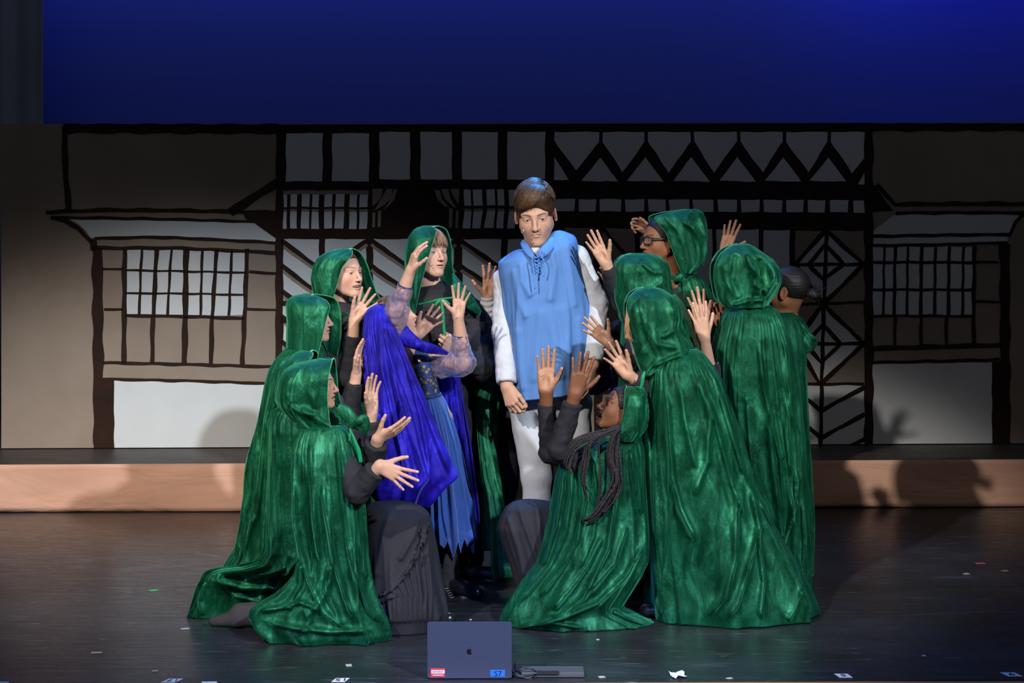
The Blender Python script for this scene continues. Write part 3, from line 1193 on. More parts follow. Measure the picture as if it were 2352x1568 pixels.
stroke([(643, 300), (642, 700), (641, 1030)], 17)
# left window
cell(291, 574, 565, 724, 1, 0.004)
for x0, x1, w in ((287, 285, 11), (428, 424, 13), (568, 557, 10)):
    stroke([(x0, 571), (x0 + (x1 - x0) * 0.5, 724), (x1, 836)], w)
for x0, x1, w in ((326, 320, 6), (360, 353, 10), (394, 385, 6), (465, 461, 6), (498, 488, 9), (533, 526, 6)):
    stroke([(x0, 573), (x1, 724)], w)
for x0, x1 in ((352, 350), (488, 485)):
    stroke([(x0, 724), (x1, 834)], 10)
stroke([(288, 620), (430, 623), (564, 626)], 5)
stroke([(288, 673), (430, 674), (562, 677)], 5)
stroke([(288, 724), (430, 726), (562, 731)], 7)
stroke([(236, 617), (284, 617)], 5)
stroke([(240, 709), (284, 710)], 5)
stroke([(572, 624), (634, 627)], 6)
stroke([(566, 709), (634, 711)], 5)
stroke([(236, 832), (430, 836), (640, 842)], 7)
stroke([(236, 870), (430, 874), (640, 881)], 7)
poly([(262, 874), (430, 877), (632, 885), (632, 1031), (263, 1031)], 1, 0.004)
# ---- middle building, top row
for x0, x1 in ((657, 741), (763, 848), (872, 942), (966, 1038), (1061, 1143), (1165, 1252)):
    cell(x0, 306 if x0 < 860 else 303, x1, 416 if x0 < 860 else 412)
# second row left window
cell(643, 437, 846, 446, 0)
for (a, b), (c, d) in zip(((643, 659), (667, 682), (693, 711), (717, 732), (745, 763), (771, 791), (803, 820), (826, 845)), ((641, 658), (666, 681), (690, 709), (714, 732), (744, 762), (767, 788), (801, 818), (824, 842))):
    cell(a, 446, b, 475)
    cell(a, 480, b, 486, 0, 0.004)
    cell(a, 486, b, 525, 1, 0.004, c, d)
# curtains of the dark window
for P_ in ([(855, 434), (879, 434), (876, 452), (868, 464), (856, 474)], [(888, 434), (902, 434), (897, 455), (884, 470), (860, 484)], [(905, 434), (912, 434), (906, 458), (894, 472), (878, 483), (890, 470)],
           [(855, 488), (862, 488), (861, 522), (855, 522)], [(868, 485), (876, 483), (874, 521), (867, 521)],
           [(998, 436), (1010, 436), (1016, 458), (1031, 475), (1021, 474), (1005, 456)], [(1013, 434), (1030, 434), (1036, 458), (1048, 477), (1040, 475), (1022, 456)], [(1034, 434), (1056, 434), (1053, 470), (1042, 452)],
           [(1031, 477), (1040, 480), (1038, 523), (1031, 523)], [(1047, 484), (1053, 484), (1052, 524), (1046, 524)]):
    poly(P_, 0, 0.004, 0.6)
for (a, b), (c, d) in zip(((1066, 1082), (1087, 1108), (1118, 1137), (1143, 1158), (1169, 1186), (1194, 1214), (1224, 1240)), ((1063, 1081), (1085, 1104), (1112, 1134), (1140, 1156), (1165, 1182), (1192, 1212), (1222, 1238))):
    cell(a, 435, b, 472)
    cell(a, 479, b, 485, 0)
    cell(a, 485, b, 524, 1, 0.004, c, d)
# herringbone braces below
for x0, x1, s_ in ((650, 733, 1), (747, 841, -1), (857, 943, 1), (957, 1043, -1), (1062, 1151, 1), (1166, 1262, -1)):
    cell(x0, 549, x1, 1026)
    for k in range(8):
        y0 = 552 + 58 * k
        if s_ > 0:
            stroke([(x0 - 3, y0 + 9), (x1 + 3, y0 + 75)], 10, 0, 0.005)
            stroke([(x0 - 3, y0), (x1 + 3, y0 + 66)], 10)
        else:
            stroke([(x0 - 3, y0 + 75), (x1 + 3, y0 + 9)], 10, 0, 0.005)
            stroke([(x0 - 3, y0 + 66), (x1 + 3, y0)], 10)
stroke([(645, 697), (735, 697)], 14)
stroke([(645, 738), (735, 738)], 10)
# ---- right part: zigzag frieze
pk = [1380, 1484, 1590, 1696, 1801, 1904]
vl = [1323, 1430, 1536, 1640, 1752, 1857, 1957]
poly([(1273, 303), (1376, 303), (1376, 325), (1323, 392), (1273, 322)], 1, 0.004)
for i in range(5):
    poly([(pk[i] + 4, 303), (pk[i + 1] - 4, 303), (pk[i + 1] - 4, 325), (vl[i + 1], 396), (pk[i] + 4, 325)], 1, 0.004)
poly([(1908, 303), (1986, 303), (1986, 360), (1957, 398), (1908, 325)], 1, 0.004)
for i in range(6):
    poly([(pk[i] - 2, 361), (pk[i] + 40, 417), (pk[i] - 44, 415)], 1, 0.004)
poly([(1273, 360), (1307, 413), (1273, 413)], 1, 0.004)
poly([(1986, 395), (1986, 423), (1970, 423)], 1, 0.004)
for a, b in ((1275, 1321), (1329, 1370), (1377, 1428), (1436, 1481), (1489, 1530), (1537, 1584), (1591, 1639), (1648, 1693), (1701, 1745), (1753, 1797), (1805, 1846), (1855, 1896), (1906, 1949), (1960, 2003)):
    d = (a - 1275) / 730 * 3
    cell(a, 457 + d, b, 485 + d, 1, 0.004, a + 1, b - 2)
# cells behind the group
for a, b, mi in ((1296, 1364, 0), (1384, 1458, 0), (1476, 1530, 1), (1542, 1636, 1), (1645, 1742, 1), (1753, 1813, 1)):
    cell(a, 523 + (a - 1290) * 0.012, b, 1022, mi)
stroke([(1385, 525), (1460, 612)], 8)
stroke([(1296, 610), (1364, 545)], 8)
for y in (800, 900):
    stroke([(1290, y), (1815, y)], 10)
# diamonds
cell(1826, 530, 1986, 1021, 0)
for (yt, ym, yb, yi0, yi1, xc) in ((528, 607, 698, 562, 642, 1894), (698, 789, 882, 745, 832, 1888)):
    poly([(xc, yt), (1984, ym), (xc - 3, yb), (1825, ym)], 1, 0.0045)
    stroke([(xc + 2, yt), (1984, ym), (xc - 4, yb), (1826, ym), (xc + 2, yt)], 10)
    stroke([(xc + 2, yi0), (xc + 43, ym), (xc - 3, yi1), (xc - 38, ym), (xc + 2, yi0)], 10)
    stroke([(1826, ym), (1986, ym)], 8)
stroke([(1826, 698), (1984, 694)], 7)
cell(1826, 884, 1986, 1021, 1, 0.0045)
stroke([(1826, 882), (1984, 881)], 7)
for y in (888, 950, 1008):
    stroke([(1986, y), (1888, y + 54)], 10)
    stroke([(1826, y + 8), (1886, y + 54)], 9)
stroke([(1899, 530), (1892, 700), (1887, 880), (1885, 1022)], 9)
stroke([(1995, 284), (1995, 1020)], 20)
# ---- right house
poly([(2004, 284), (2600, 284), (2600, 1018), (2004, 1020)], 0, 0.001, 0.3)
poly([(2004, 420), (2016, 438), (2052, 483), (2004, 488)], 2, 0.0045)
stroke([(2012, 424), (2056, 469), (2200, 468), (2600, 468)], 10)
stroke([(2057, 489), (2200, 488), (2355, 489)], 8)
poly([(2006, 530), (2052, 493), (2348, 492), (2328, 510), (2317, 538), (2006, 541)], 1, 0.004)
stroke([(2352, 489), (2332, 510), (2317, 542)], 8)
stroke([(2004, 542), (2180, 539), (2317, 538)], 7)
poly([(2006, 547), (2314, 543), (2313, 556), (2006, 561)], 1, 0.004)
stroke([(2004, 564), (2180, 561), (2314, 557)], 7)
cs = [(2003, 2028), (2033, 2052), (2058, 2082), (2087, 2112), (2119, 2144), (2151, 2176), (2183, 2209), (2215, 2235)]
for k, (a, b) in enumerate(cs):
    cell(a, 567, b, 599)
    cell(a, 606, b, 662, 1, 0.004, a - 1, b - 2)
    cell(a, 668, b, 723, 1, 0.004, a, b - 3)
for (a, b, c, d, y0, y1) in ((2000, 2240, 0, 0, 564, 726),):
    pass
for x in (2030, 2055, 2084, 2116, 2148, 2179, 2212):
    stroke([(x + 1, 566), (x, 640), (x - 2, 724)], 7 if x in (2116, 2179, 2055) else 5)
stroke([(2238, 564), (2236, 700), (2236, 792)], 9)
for y in (602, 665, 725):
    stroke([(2004, y), (2120, y), (2238, y + 1)], 6)
stroke([(2238, 602), (2294, 602)], 6)
stroke([(2238, 692), (2294, 693)], 6)
for x in (2056, 2116, 2174):
    stroke([(x, 726), (x - 1, 794)], 7)
stroke([(2004, 800), (2150, 796), (2300, 792)], 11)
stroke([(2004, 832), (2150, 829), (2296, 825)], 7)
stroke([(2307, 560), (2308, 700), (2309, 1019)], 23)
poly([(2278, 830), (2300, 830), (2300, 1018), (2279, 1018)], 2, 0.0062)
poly([(2002, 836), (2278, 832), (2278, 1018), (2004, 1020)], 1, 0.004)
bd.V = [(x, y, max(z, PH + 0.006)) for x, y, z in bd.V]
o = bd.build('painted_backdrop', [M['bd_beige'], M['bd_white'], M['bd_brown']])
tag(o, 'wide flat backdrop painted with half-timbered houses standing on the paper-fronted platform', 'backdrop')


# ------------------------------------------------------------------ laptop at the stage edge
def laptop():
    D = 7.385
    p0 = PT(1078.5, 1560, D)
    root = empty('laptop', (p0[0], D, 0))
    w = 195 * D / FPX
    h = 130 * D / FPX
    mm = mat('blue_lit_grey_aluminium', (0.055, 0.07, 0.13, 1), 0.36, 0.5, 0.45)  # space grey with the blue of the stage light mixed into the base colour
    black = mat('laptop_black', (0.004, 0.004, 0.005, 1), 0.35, 0.4)

    def rrect(w_, h_, r, n=6):
        out = []
        for (cx_, cz_, a0) in ((w_ / 2 - r, h_ - r, 0), (-w_ / 2 + r, h_ - r, 90), (-w_ / 2 + r, r, 180), (w_ / 2 - r, r, 270)):
            for k in range(n + 1):
                a = R(a0 + 90 * k / n)
                out.append((cx_ + r * math.cos(a), cz_ + r * math.sin(a)))
        return out

    def slab(pts, y0, y1, name, mm_, bev=0.0015, parent=root, ox=0, oz=0.0):
        b = MB()
        n = len(pts)
        c = np.mean(pts, 0)
        inner = [tuple(c + (np.array(p) - c) * (1 - bev / np.linalg.norm(np.array(p) - c))) for p in pts]
        V = [(ox + x, y0, oz + z) for x, z in inner] + [(ox + x, y0 + bev, oz + z) for x, z in pts] + [(ox + x, y1, oz + z) for x, z in pts]
        F = [tuple(range(n)), tuple(2 * n + i for i in range(n))[::-1]]
        for k in range(2):
            for i in range(n):
                j = (i + 1) % n
                F.append((k * n + i, (k + 1) * n + i, (k + 1) * n + j, k * n + j))
        b.add(V, F)
        return b.build(name, [mm_], parent)

    X = p0[0]
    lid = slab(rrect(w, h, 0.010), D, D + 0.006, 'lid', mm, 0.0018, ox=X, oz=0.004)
    # base lies behind the lid, towards the stage
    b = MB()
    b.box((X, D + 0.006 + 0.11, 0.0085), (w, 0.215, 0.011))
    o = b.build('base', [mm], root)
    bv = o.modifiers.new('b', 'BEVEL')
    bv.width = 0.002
    b = MB()
    for i in range(14):
        for j in range(5):
            b.box((X - w * 0.42 + w * 0.84 * (i + 0.5) / 14, D + 0.045 + 0.018 * j, 0.0148), (w * 0.052, 0.014, 0.0015))
    b.build('keyboard', [black], root)
    b = MB()
    b.box((X, D + 0.0068, 0.004 + h * 0.5), (w * 0.95, 0.0008, h * 0.93))
    b.build('screen', [black], root)
    # fruit mark: body with notches and a bite, leaf above
    pts = []
    ctl = [(0, 0.60), (0.17, 0.66), (0.36, 0.63), (0.50, 0.48), (0.36, 0.32), (0.35, 0.10), (0.44, -0.05), (0.57, -0.14), (0.49, -0.35), (0.32, -0.56), (0.18, -0.60), (0.0, -0.55), (-0.18, -0.60), (-0.34, -0.54), (-0.52, -0.24), (-0.60, 0.10), (-0.54, 0.42), (-0.38, 0.60), (-0.2, 0.64)]
    cp = curve_pts([(x, 0, z) for x, z in ctl + ctl[:1]], 100)
    k = 10.2 * D / FPX
    cx_, cz_ = (1078 - CX) * D / FPX, CAMZ - (1497 - HZ) * D / FPX
    b = MB()
    V = [(cx_ + p[0] * k, D - 0.0006, cz_ + p[2] * k * 0.98) for p in cp[:-1]]
    V2 = [(x, D + 0.0002, z) for x, y, z in V]
    n = len(V)
    b.add(V + V2, [tuple(range(n))] + [(i, n + i, n + (i + 1) % n, (i + 1) % n) for i in range(n)])
    leaf = []
    for i in range(16):
        t = i / 15
        leaf.append((0.02 + 0.26 * t, 0.74 + 0.30 * t + 0.10 * math.sin(math.pi * t)))
    for i in range(1, 15):
        t = 1 - i / 15
        leaf.append((0.02 + 0.26 * t + 0.10 * math.sin(math.pi * t), 0.74 + 0.30 * t - 0.02 * math.sin(math.pi * t)))
    V = [(cx_ + x * k, D - 0.0006, cz_ + z * k) for x, z in leaf]
    b.add(V, [tuple(range(len(V)))])
    b.build('fruit_logo', [black], lid)

    def sticker(px0, py0, px1, py1, c, name, off=0.0006):
        b_ = MB()
        x0, x1 = (px0 - CX) * D / FPX, (px1 - CX) * D / FPX
        z0, z1 = CAMZ - (py1 - HZ) * D / FPX, CAMZ - (py0 - HZ) * D / FPX
        b_.box(((x0 + x1) / 2, D - off, (z0 + z1) / 2), (x1 - x0, 0.0004, z1 - z0))
        return b_.build(name, [mat(name + '_paint', c, 0.5, 0.3)], lid)

    st = sticker(989, 1534, 1022, 1554, (0.55, 0.035, 0.06, 1), 'red_sticker')
    wf_ = sticker(991, 1538, 1021, 1546, (0.62, 0.60, 0.68, 1), 'white_label', 0.0011)
    wf_.parent = st
    text_obj('bornshop', (1006, 1542), D - 0.0016, 5.4, (0.03, 0.03, 0.10, 1), st, 'label_text', 'senseor', 26)
    text_obj('small', (1006, 1550), D - 0.0014, 2.6, (0.75, 0.45, 0.5, 1), st, 'label_text', '--------', 24)
    tp = sticker(1126, 1537.5, 1160, 1553.5, (0.015, 0.13, 0.52, 1), 'blue_tape')
    text_obj('tape', (1144, 1546.5), D - 0.0014, 12, (0.004, 0.008, 0.05, 1), tp, 'tape_writing', 'S7', 17, flip=False)
    tag(root, 'open space-grey laptop seen from behind at the stage edge', 'laptop')


def text_obj(_, pxy, D, hpx, col, parent, name, body, wpx=None, flip=False, flat=False, rotz=0.0):
    cu_ = bpy.data.curves.new(name, 'FONT')
    cu_.body = body
    cu_.size = 1.0
    cu_.extrude = 0.0
    cu_.resolution_u = 3
    tmp = bpy.data.objects.new(name, cu_)
    SC.collection.objects.link(tmp)
    bpy.context.view_layer.update()
    me = bpy.data.meshes.new_from_object(tmp.evaluated_get(bpy.context.evaluated_depsgraph_get()))
    SC.collection.objects.unlink(tmp)
    bpy.data.objects.remove(tmp)
    bpy.data.curves.remove(cu_)
    co = np.array([v.co[:] for v in me.vertices])
    F = [tuple(p.vertices) for p in me.polygons]
    bpy.data.meshes.remove(me)
    lo, hi = co.min(0), co.max(0)
    co = co - (lo + hi) / 2
    sz = hi - lo
    sy = (hpx * D / FPX) / sz[1]
    sx = (wpx * D / FPX) / sz[0] if wpx else sy
    x, z = co[:, 0] * sx, co[:, 1] * sy
    if flip:
        x, z = -x, -z
    mt = mat(name + '_ink', col, 0.6, 0.2)
    c = PT(pxy[0], pxy[1], D)
    if flat:
        ca, sa = math.cos(rotz), math.sin(rotz)
        V = np.stack([c[0] + x * ca - z * sa, D + (x * sa + z * ca), np.full(len(x), c[2])], 1)
    else:
        V = np.stack([c[0] + x, np.full(len(x), D), c[2] + z], 1)
    return mesh_obj(name, V, F, [mt], parent, False)


laptop()


def scrap(px, py, w, d, col, name, label, cat, rot=0.0, group=None, crumple=0.0, num=None, thick=0.0012, sy=0.0):
    """bit of paper or tape lying flat on the stage floor"""
    D = floorD(py)
    c = PT(px, py, D)
    root = empty(name, (c[0], c[1], 0))
    b = MB()
    nx, ny = 5, 4
    ca, sa = math.cos(rot), math.sin(rot)
    rg = random.Random(int(px * 3 + py))
    G = []
    for j in range(ny + 1):
        for i in range(nx + 1):
            x, y = (i / nx - 0.5) * w, (j / ny - 0.5) * d
            x += sy * (j / ny - 0.5) * d
            z = 0.0018 + (crumple * rg.random() if crumple else 0.0006 * rg.random())
            if crumple:
                x += crumple * 0.4 * (rg.random() - 0.5)
                y += crumple * 0.4 * (rg.random() - 0.5)
            G.append((c[0] + x * ca - y * sa, c[1] + x * sa + y * ca, z))
    F = [(j * (nx + 1) + i, j * (nx + 1) + i + 1, (j + 1) * (nx + 1) + i + 1, (j + 1) * (nx + 1) + i) for j in range(ny) for i in range(nx)]
    b.add(G, F)
    o = b.build('sheet', [mat(name + '_paper', col, 0.7, 0.3)], root)
    md_ = o.modifiers.new('t', 'SOLIDIFY')
    md_.thickness = thick
    if num:
        cu_ = text_obj('', (0, 0), 7.4, 10, (0.01, 0.01, 0.015, 1), root, 'written_number', num, None, flat=True)
        co = np.array([v.co[:] for v in cu_.data.vertices])
        lo, hi = co.min(0), co.max(0)
        co -= (lo + hi) / 2
        s = 0.62 * d / (hi - lo)[1]
        co = co * s
        co[:, 0] *= 1.0
        co = -co                                   # written to be read from upstage
        co[:, 2] = 0.0036 + crumple
        xs, ys = co[:, 0] * ca - co[:, 1] * sa, co[:, 0] * sa + co[:, 1] * ca
        for v, x, y, z in zip(cu_.data.vertices, xs, ys, co[:, 2]):
            v.co = (x, y, z)
    tag(root, label, cat, group or ('white cards along the stage edge' if name == 'number_card' else 'small scraps on the stage floor'))
    return root


W_ = (0.62, 0.64, 0.70, 1)
scrap(395, 1563.5, 0.052, 0.052, W_, 'number_card', 'white paper card marked 17 at the front left of the stage', 'paper', 0, None, 0, '17', sy=0.4)
scrap(481, 1567.5, 0.056, 0.020, W_, 'number_card', 'blank edge of a white card, right of the card marked 17', 'paper', 0)
scrap(8, 1567.5, 0.040, 0.020, W_, 'number_card', 'white card at the bottom left corner of the photo', 'paper', 0)
scrap(782, 1562, 0.050, 0.055, W_, 'number_card', 'white paper card marked 15 left of the laptop', 'paper', 0, None, 0, '15', sy=0.25)
scrap(1937, 1552, 0.050, 0.055, W_, 'number_card', 'white paper card with a handwritten 5 on the stage edge right of the crumpled card', 'paper', 0, None, 0, '5', sy=-0.2)
scrap(2323, 1549.5, 0.055, 0.060, W_, 'number_card', 'white paper card with a handwritten 9 at the far right of the stage edge', 'paper', 0, None, 0, '9', sy=-0.3)
scrap(1557, 1553, 0.055, 0.062, W_, 'number_card', 'crumpled folded white paper card on the stage edge below the kneeling green cape', 'paper', 0.2, None, 0.014)
for px, py, w, d, c, lb, rt in (
        (353, 1356, 0.040, 0.028, (0.06, 0.42, 0.12, 1), 'small torn green scrap lying on the open floor at left', 0.5),
        (222, 1499, 0.042, 0.022, (0.45, 0.33, 0.18, 1), 'tan strip of tape flat on the left front floor', 0.1),
        (356, 1541, 0.022, 0.018, (0.40, 0.33, 0.22, 1), 'tiny beige tape bit just behind the card marked 17', 0.2),
        (425, 1444, 0.035, 0.022, (0.30, 0.32, 0.36, 1), 'whitish scuffed paper bit in front of the trailing cape at left', 0.4),
        (801, 1528, 0.022, 0.030, (0.40, 0.42, 0.36, 1), 'little pale scrap on the floor left of the laptop', 0.2),
        (1081, 1423, 0.008, 0.012, (0.55, 0.55, 0.55, 1), 'white speck of paper just above the laptop lid', 0.2),
        (2252, 1294, 0.046, 0.024, (0.55, 0.10, 0.16, 1), 'pink twisted scrap on the right floor', 0.1),
        (2308, 1311, 0.030, 0.026, (0.30, 0.20, 0.12, 1), 'brown scrap at the right, beside the pink one', 0.1),
        (2220, 1318, 0.026, 0.024, (0.45, 0.45, 0.40, 1), 'off-white scrap on the right floor just below the pink one', 0.5),
        (1373, 1469, 0.012, 0.014, (0.45, 0.46, 0.46, 1), 'small grey-white scrap below the kneeling braided figure', 0.2),
        (2122, 1506, 0.014, 0.014, (0.40, 0.40, 0.36, 1), 'small cream scrap on the front right floor', 0.1),
        (1382, 1555, 0.024, 0.022, (0.42, 0.44, 0.36, 1), 'pale green-grey scrap near the stage edge right of the laptop cable', 0.3),
        (1675, 1558, 0.024, 0.018, (0.45, 0.42, 0.38, 1), 'slim off-white scrap at the edge right of the crumpled card', 0.5),
        (1402, 1438, 0.014, 0.014, (0.25, 0.14, 0.07, 1), 'tiny orange-brown scrap beside the hem of the green cape', 0.1)):
    scrap(px, py, w, d, c, 'paper_scrap', lb, 'scrap', rt)

# cable coil and low box right of the laptop
root = empty('cable', tuple(PT(1205, 1562, 7.38)[:2]) + (0,))
mb = MB()
for k, (rx, ry, dz) in enumerate(((0.045, 0.030, 0.006), (0.038, 0.026, 0.012), (0.050, 0.024, 0.018))):
    P_ = [(root.location.x + rx * math.cos(t) + 0.004 * k, 7.42 + ry * math.sin(t), dz + 0.006 * math.sin(2 * t + k)) for t in np.linspace(0.2 * k, 6.4, 40)]
    mb.tube(P_, 0.0033, 8)
x0 = root.location.x
mb.tube(curve_pts([(x0 - 0.05, 7.43, 0.012), (x0 - 0.02, 7.41, 0.030), (x0 + 0.02, 7.41, 0.036), (x0 + 0.06, 7.42, 0.010)], 20), 0.0033, 8)
mb.tube(curve_pts([(x0 - 0.03, 7.44, 0.01), (x0 - 0.036, 7.435, 0.03), (x0 - 0.034, 7.43, 0.055)], 12), 0.003, 8)
mb.build('cord', [mat('black_rubber_cord', (0.01, 0.012, 0.02, 1), 0.35, 0.5)], root, True)
tag(root, 'black coiled cable beside the right side of the laptop', 'cable')
root = empty('floor_box', tuple(PT(1270, 1562, 7.40)[:2]) + (0,))
mb = MB()
mb.box((root.location.x, 7.46, 0.0105), (0.235, 0.10, 0.019))
o = mb.build('case', [mat('dark_grey_case', (0.07, 0.075, 0.08, 1), 0.5, 0.4)], root)
bv = o.modifiers.new('b', 'BEVEL')
bv.width = 0.003
mb = MB()
mb.box((root.location.x - 0.02, 7.408, 0.0205), (0.085, 0.01, 0.012))
mb.build('cover_plate', [mat('black_plate', (0.02, 0.018, 0.018, 1), 0.4, 0.4)], root)
tag(root, 'flat dark grey box on the stage edge right of the coiled cable', 'box')
# ------------------------------------------------------------------ people
def px3(p, D):
    return PT(p[0], p[1], D + (p[2] if len(p) > 2 else 0.0))


def pdir(p, scale=1.0):
    """direction given as (right, down[, away]) in picture terms"""
    return np.array([p[0], (p[2] if len(p) > 2 else 0.0), -p[1]], float) * scale


def tapered(parts, segs, skin, h):
    pts = np.array([q for s_ in segs for q in (s_[0], s_[1])])
    r = max(max(s_[2], s_[3]) for s_ in segs) + 0.02
    f = Field(pts.min(0) - r, pts.max(0) + r, h)
    for a, b, ra, rb, k in segs:
        f.cone(a, b, ra, rb, k)
    V, F = f.mesh()
    parts.add(V, F, skin, 0)


def person(label, D, head, yaw, pitch, roll=0.0, hs=1.0, skin='fair', face=None, neck=(0, 0), byaw=None, pelvis=(0, 0), arms=(), legs=(), shirt=None, trousers=None, sw=0.155, foot=None, rough=False, group=None, shoes=None, chest=None, torso_r=0.115, sl_r=(0.052, 0.045, 0.038), skirt_r=None):
    """one performer: an Empty on the floor that parents body, hair and clothes. Returns what the costume code needs"""
    skin = SKIN[skin] if isinstance(skin, str) else np.array(skin)
    T = px3(head, D)
    Rm = rotm(yaw, pitch, roll)
    nb = px3(neck, D)
    pv = px3(pelvis, D)
    root = empty('person', (pv[0], pv[1], 0))
    if group is None and 'young man' not in label[:12] and 'blue velvet' not in label:
        group = 'performers in green velvet hooded capes'
    tag(root, label, 'person', group)
    parts = Parts()
    head_mesh(parts, T, Rm, hs, skin, neck=nb, rough=rough, **(face or {}))
    by = yaw if byaw is None else byaw
    l = rotm(by, 0)[:, 1]
    fw = rotm(by, 0)[:, 0]
    up = norm(nb - pv)
    ct = nb - up * 0.055 if chest is None else px3(chest, D)
    sgs, cl, cuts = [], [], []
    mid = pv + (ct - pv) * 0.5
    tr = torso_r
    sgs += [(ct, mid, tr * 0.86, tr * 0.80, 0.05), (mid, pv, tr * 0.80, tr * 0.95, 0.05), (nb, ct, 0.05, 0.07, 0.04)]
    cl += [(ct, mid, tr * 0.98, tr * 0.95, 0.05), (mid, pv, tr * 0.95, tr * 1.08, 0.05), (nb + (ct - nb) * 0.35, ct, 0.064, 0.085, 0.03)]
    sh_used = {1: False, -1: False}
    for a in arms:
        sd = a.get('s', 1)
        sh_used[sd] = True
        sh = px3(a['sh'], D) if 'sh' in a else ct + l * sd * sw
        el, wr = px3(a['el'], D), px3(a['wr'], D)
        sgs += [(ct, sh, 0.06, 0.048, 0.04), (sh, el, 0.043, 0.036, 0.02)]
        s_ = a.get('hs', 0.90)
        tipv = px3(a['tip'], D) - wr
        z = norm(tipv)
        if 'dz' in a:
            z = norm(norm(tipv) + np.array([0, a['dz'], 0]))
        x = pdir(a['th'])
        x = norm(x - z * (x @ z))
        y = np.cross(z, x)
        hint = pdir(a['palm'])
        if y @ hint < 0:
            y = -y
        fl = 0.045 + np.linalg.norm(wr - el) * (1 - a.get('cf', 0.85))
        fl = min(fl, np.linalg.norm(wr - el) * 0.98)
        hand_mesh(parts, wr, z, x, y, s_, skin, el, spread=a.get('sp', 1.0), curl=a.get('curl', (0.12, 0.14, 0.18, 0.22)), thumb=a.get('thumb', 0.7), tcurl=a.get('tc', 0.2), fore=fl, palm_light=a.get('pl', 0.0), wr=0.0245 * (s_ / 0.9), fr=0.034 if fl > 0.1 else 0.029)
        sgs += [(el, wr + (el - wr) * 0.15, 0.0330, 0.0180, 0.01)]
        cf = a.get('cf', 0.85)
        cpt = el + (wr - el) * cf
        if not a.get('bare'):
            r0, r1, r2 = a.get('r', sl_r)
            cl += [(ct, sh, 0.075, r0 * 1.12, 0.04), (sh, el, r0, r1, 0.02), (el, el + (wr - el) * (cf + 0.10), r1, r2, 0.015)]
            cuts.append((cpt + norm(wr - el) * 0.055, norm(wr - el), 0.056 + 0.0))
            cuts[-1] = (cpt, norm(wr - el), 0.075)
    for sd in (1, -1):
        if not sh_used[sd]:
            sh = ct + l * sd * sw
            el = sh + np.array([0, 0, -0.25]) - fw * 0.03 + l * sd * 0.02
            wr = el + np.array([0, 0, -0.21]) + fw * 0.08
            sgs += [(ct, sh, 0.06, 0.048, 0.04), (sh, el, 0.043, 0.036, 0.02), (el, wr, 0.034, 0.024, 0.01)]
            hand_mesh(parts, wr, norm(wr - el + np.array([0, 0, -.1])), fw, -l * sd, 0.9, skin, el, curl=(.4, .45, .5, .5), h=0.003, fore=0.06, thumb=0.3, spread=0.4)
            cl += [(ct, sh, 0.075, sl_r[0] * 1.1, 0.04), (sh, el, sl_r[0], sl_r[1], 0.02), (el, wr, sl_r[1], sl_r[2], 0.015)]
    tl = []
    if not legs:
        legs = []
        for sd in (1, -1):
            hip = pv + l * sd * 0.075 + [0, 0, -0.03]
            an = np.array([hip[0] + l[0] * sd * 0.02, hip[1] + l[1] * sd * 0.02, 0.085])
            kn = (hip + an) / 2 + fw * 0.025
            legs.append((hip, kn, an, fw))
    for lg in legs:
        hip, kn, an = [px3(q, D) if not isinstance(q, np.ndarray) else q for q in lg[:3]]
        dr = norm(lg[3]) if isinstance(lg[3], np.ndarray) else norm(pdir(lg[3]))
        sgs += [(pv, hip, min(0.10, torso_r), min(0.075, torso_r * 0.8), 0.04), (hip, kn, min(0.072, torso_r * 0.8), 0.048, 0.02), (kn, an, 0.047, 0.033, 0.015), (an, an + dr * 0.09 + [0, 0, -0.03], 0.032, 0.022, 0.02)]
        tl.append((hip, kn, an, dr))
    tapered(parts, sgs, skin, 0.009 if not any(a.get('sheer') for a in arms) else 0.006)
    body = parts.build('body', [M['skin'], M['eye']], root)
    out = dict(root=root, T=T, R=Rm, s=hs, nb=nb, ct=ct, pv=pv, l=l, fw=fw, legs=tl, D=D, body=body, skin=skin, cuts=cuts)
    if shirt:
        V, F = sleeve_sdf(cl, 0.0065, 0.0035, cuts, seed=head[0] * 0.01)
        out['shirt'] = mesh_obj('shirt', V, F, shirt, root)
    if trousers:
        sg = [(pv + [0, 0, 0.03], pv - [0, 0, 0.03], 0.125, 0.12, 0.05)]
        ct2 = []
        for hip, kn, an, dr in tl:
            sg += [(pv, hip, 0.115, 0.092, 0.04), (hip, kn, 0.090, 0.070, 0.02), (kn, an, 0.068, 0.056, 0.02)]
            ct2.append((an + norm(an - kn) * 0.012, norm(an - kn), 0.09))
        V, F = sleeve_sdf(sg, 0.008, 0.0035, ct2, seed=3 + head[0] * .01, wf=13)
        out['trousers'] = mesh_obj('trousers', V, F, trousers, root)
    for hip, kn, an, dr in tl:
        if shoes is not False:
            shoe(root, an, dr)
    return out


def shoe(root, an, dr, mt=None, name='shoe', ln=0.155, tilt=0.0):
    d = norm(np.array([dr[0], dr[1], 0]))
    g = np.array([an[0], an[1], 0])
    up = np.array([0, 0, 1.0])
    f = Field(g - [0.26, 0.26, 0.01], g + [0.26, 0.26, 0.19], 0.005)
    heel = g - d * 0.045 + up * 0.038
    toe = g + d * ln + up * 0.030
    f.cone(heel, toe, 0.038, 0.031, 0.02)
    f.cone(heel + d * 0.02, g + d * (ln * 0.45) + up * 0.045, 0.038, 0.034, 0.02)
    f.cone(g + up * 0.05, an + up * 0.03, 0.040, 0.036, 0.02)
    f.cut(g + up * 0.006, -up, 0.003)
    V, F = f.mesh()
    V[:, 2] = np.maximum(V[:, 2], 0.003)
    return mesh_obj(name, V, F, mt or M['shoe'], root)


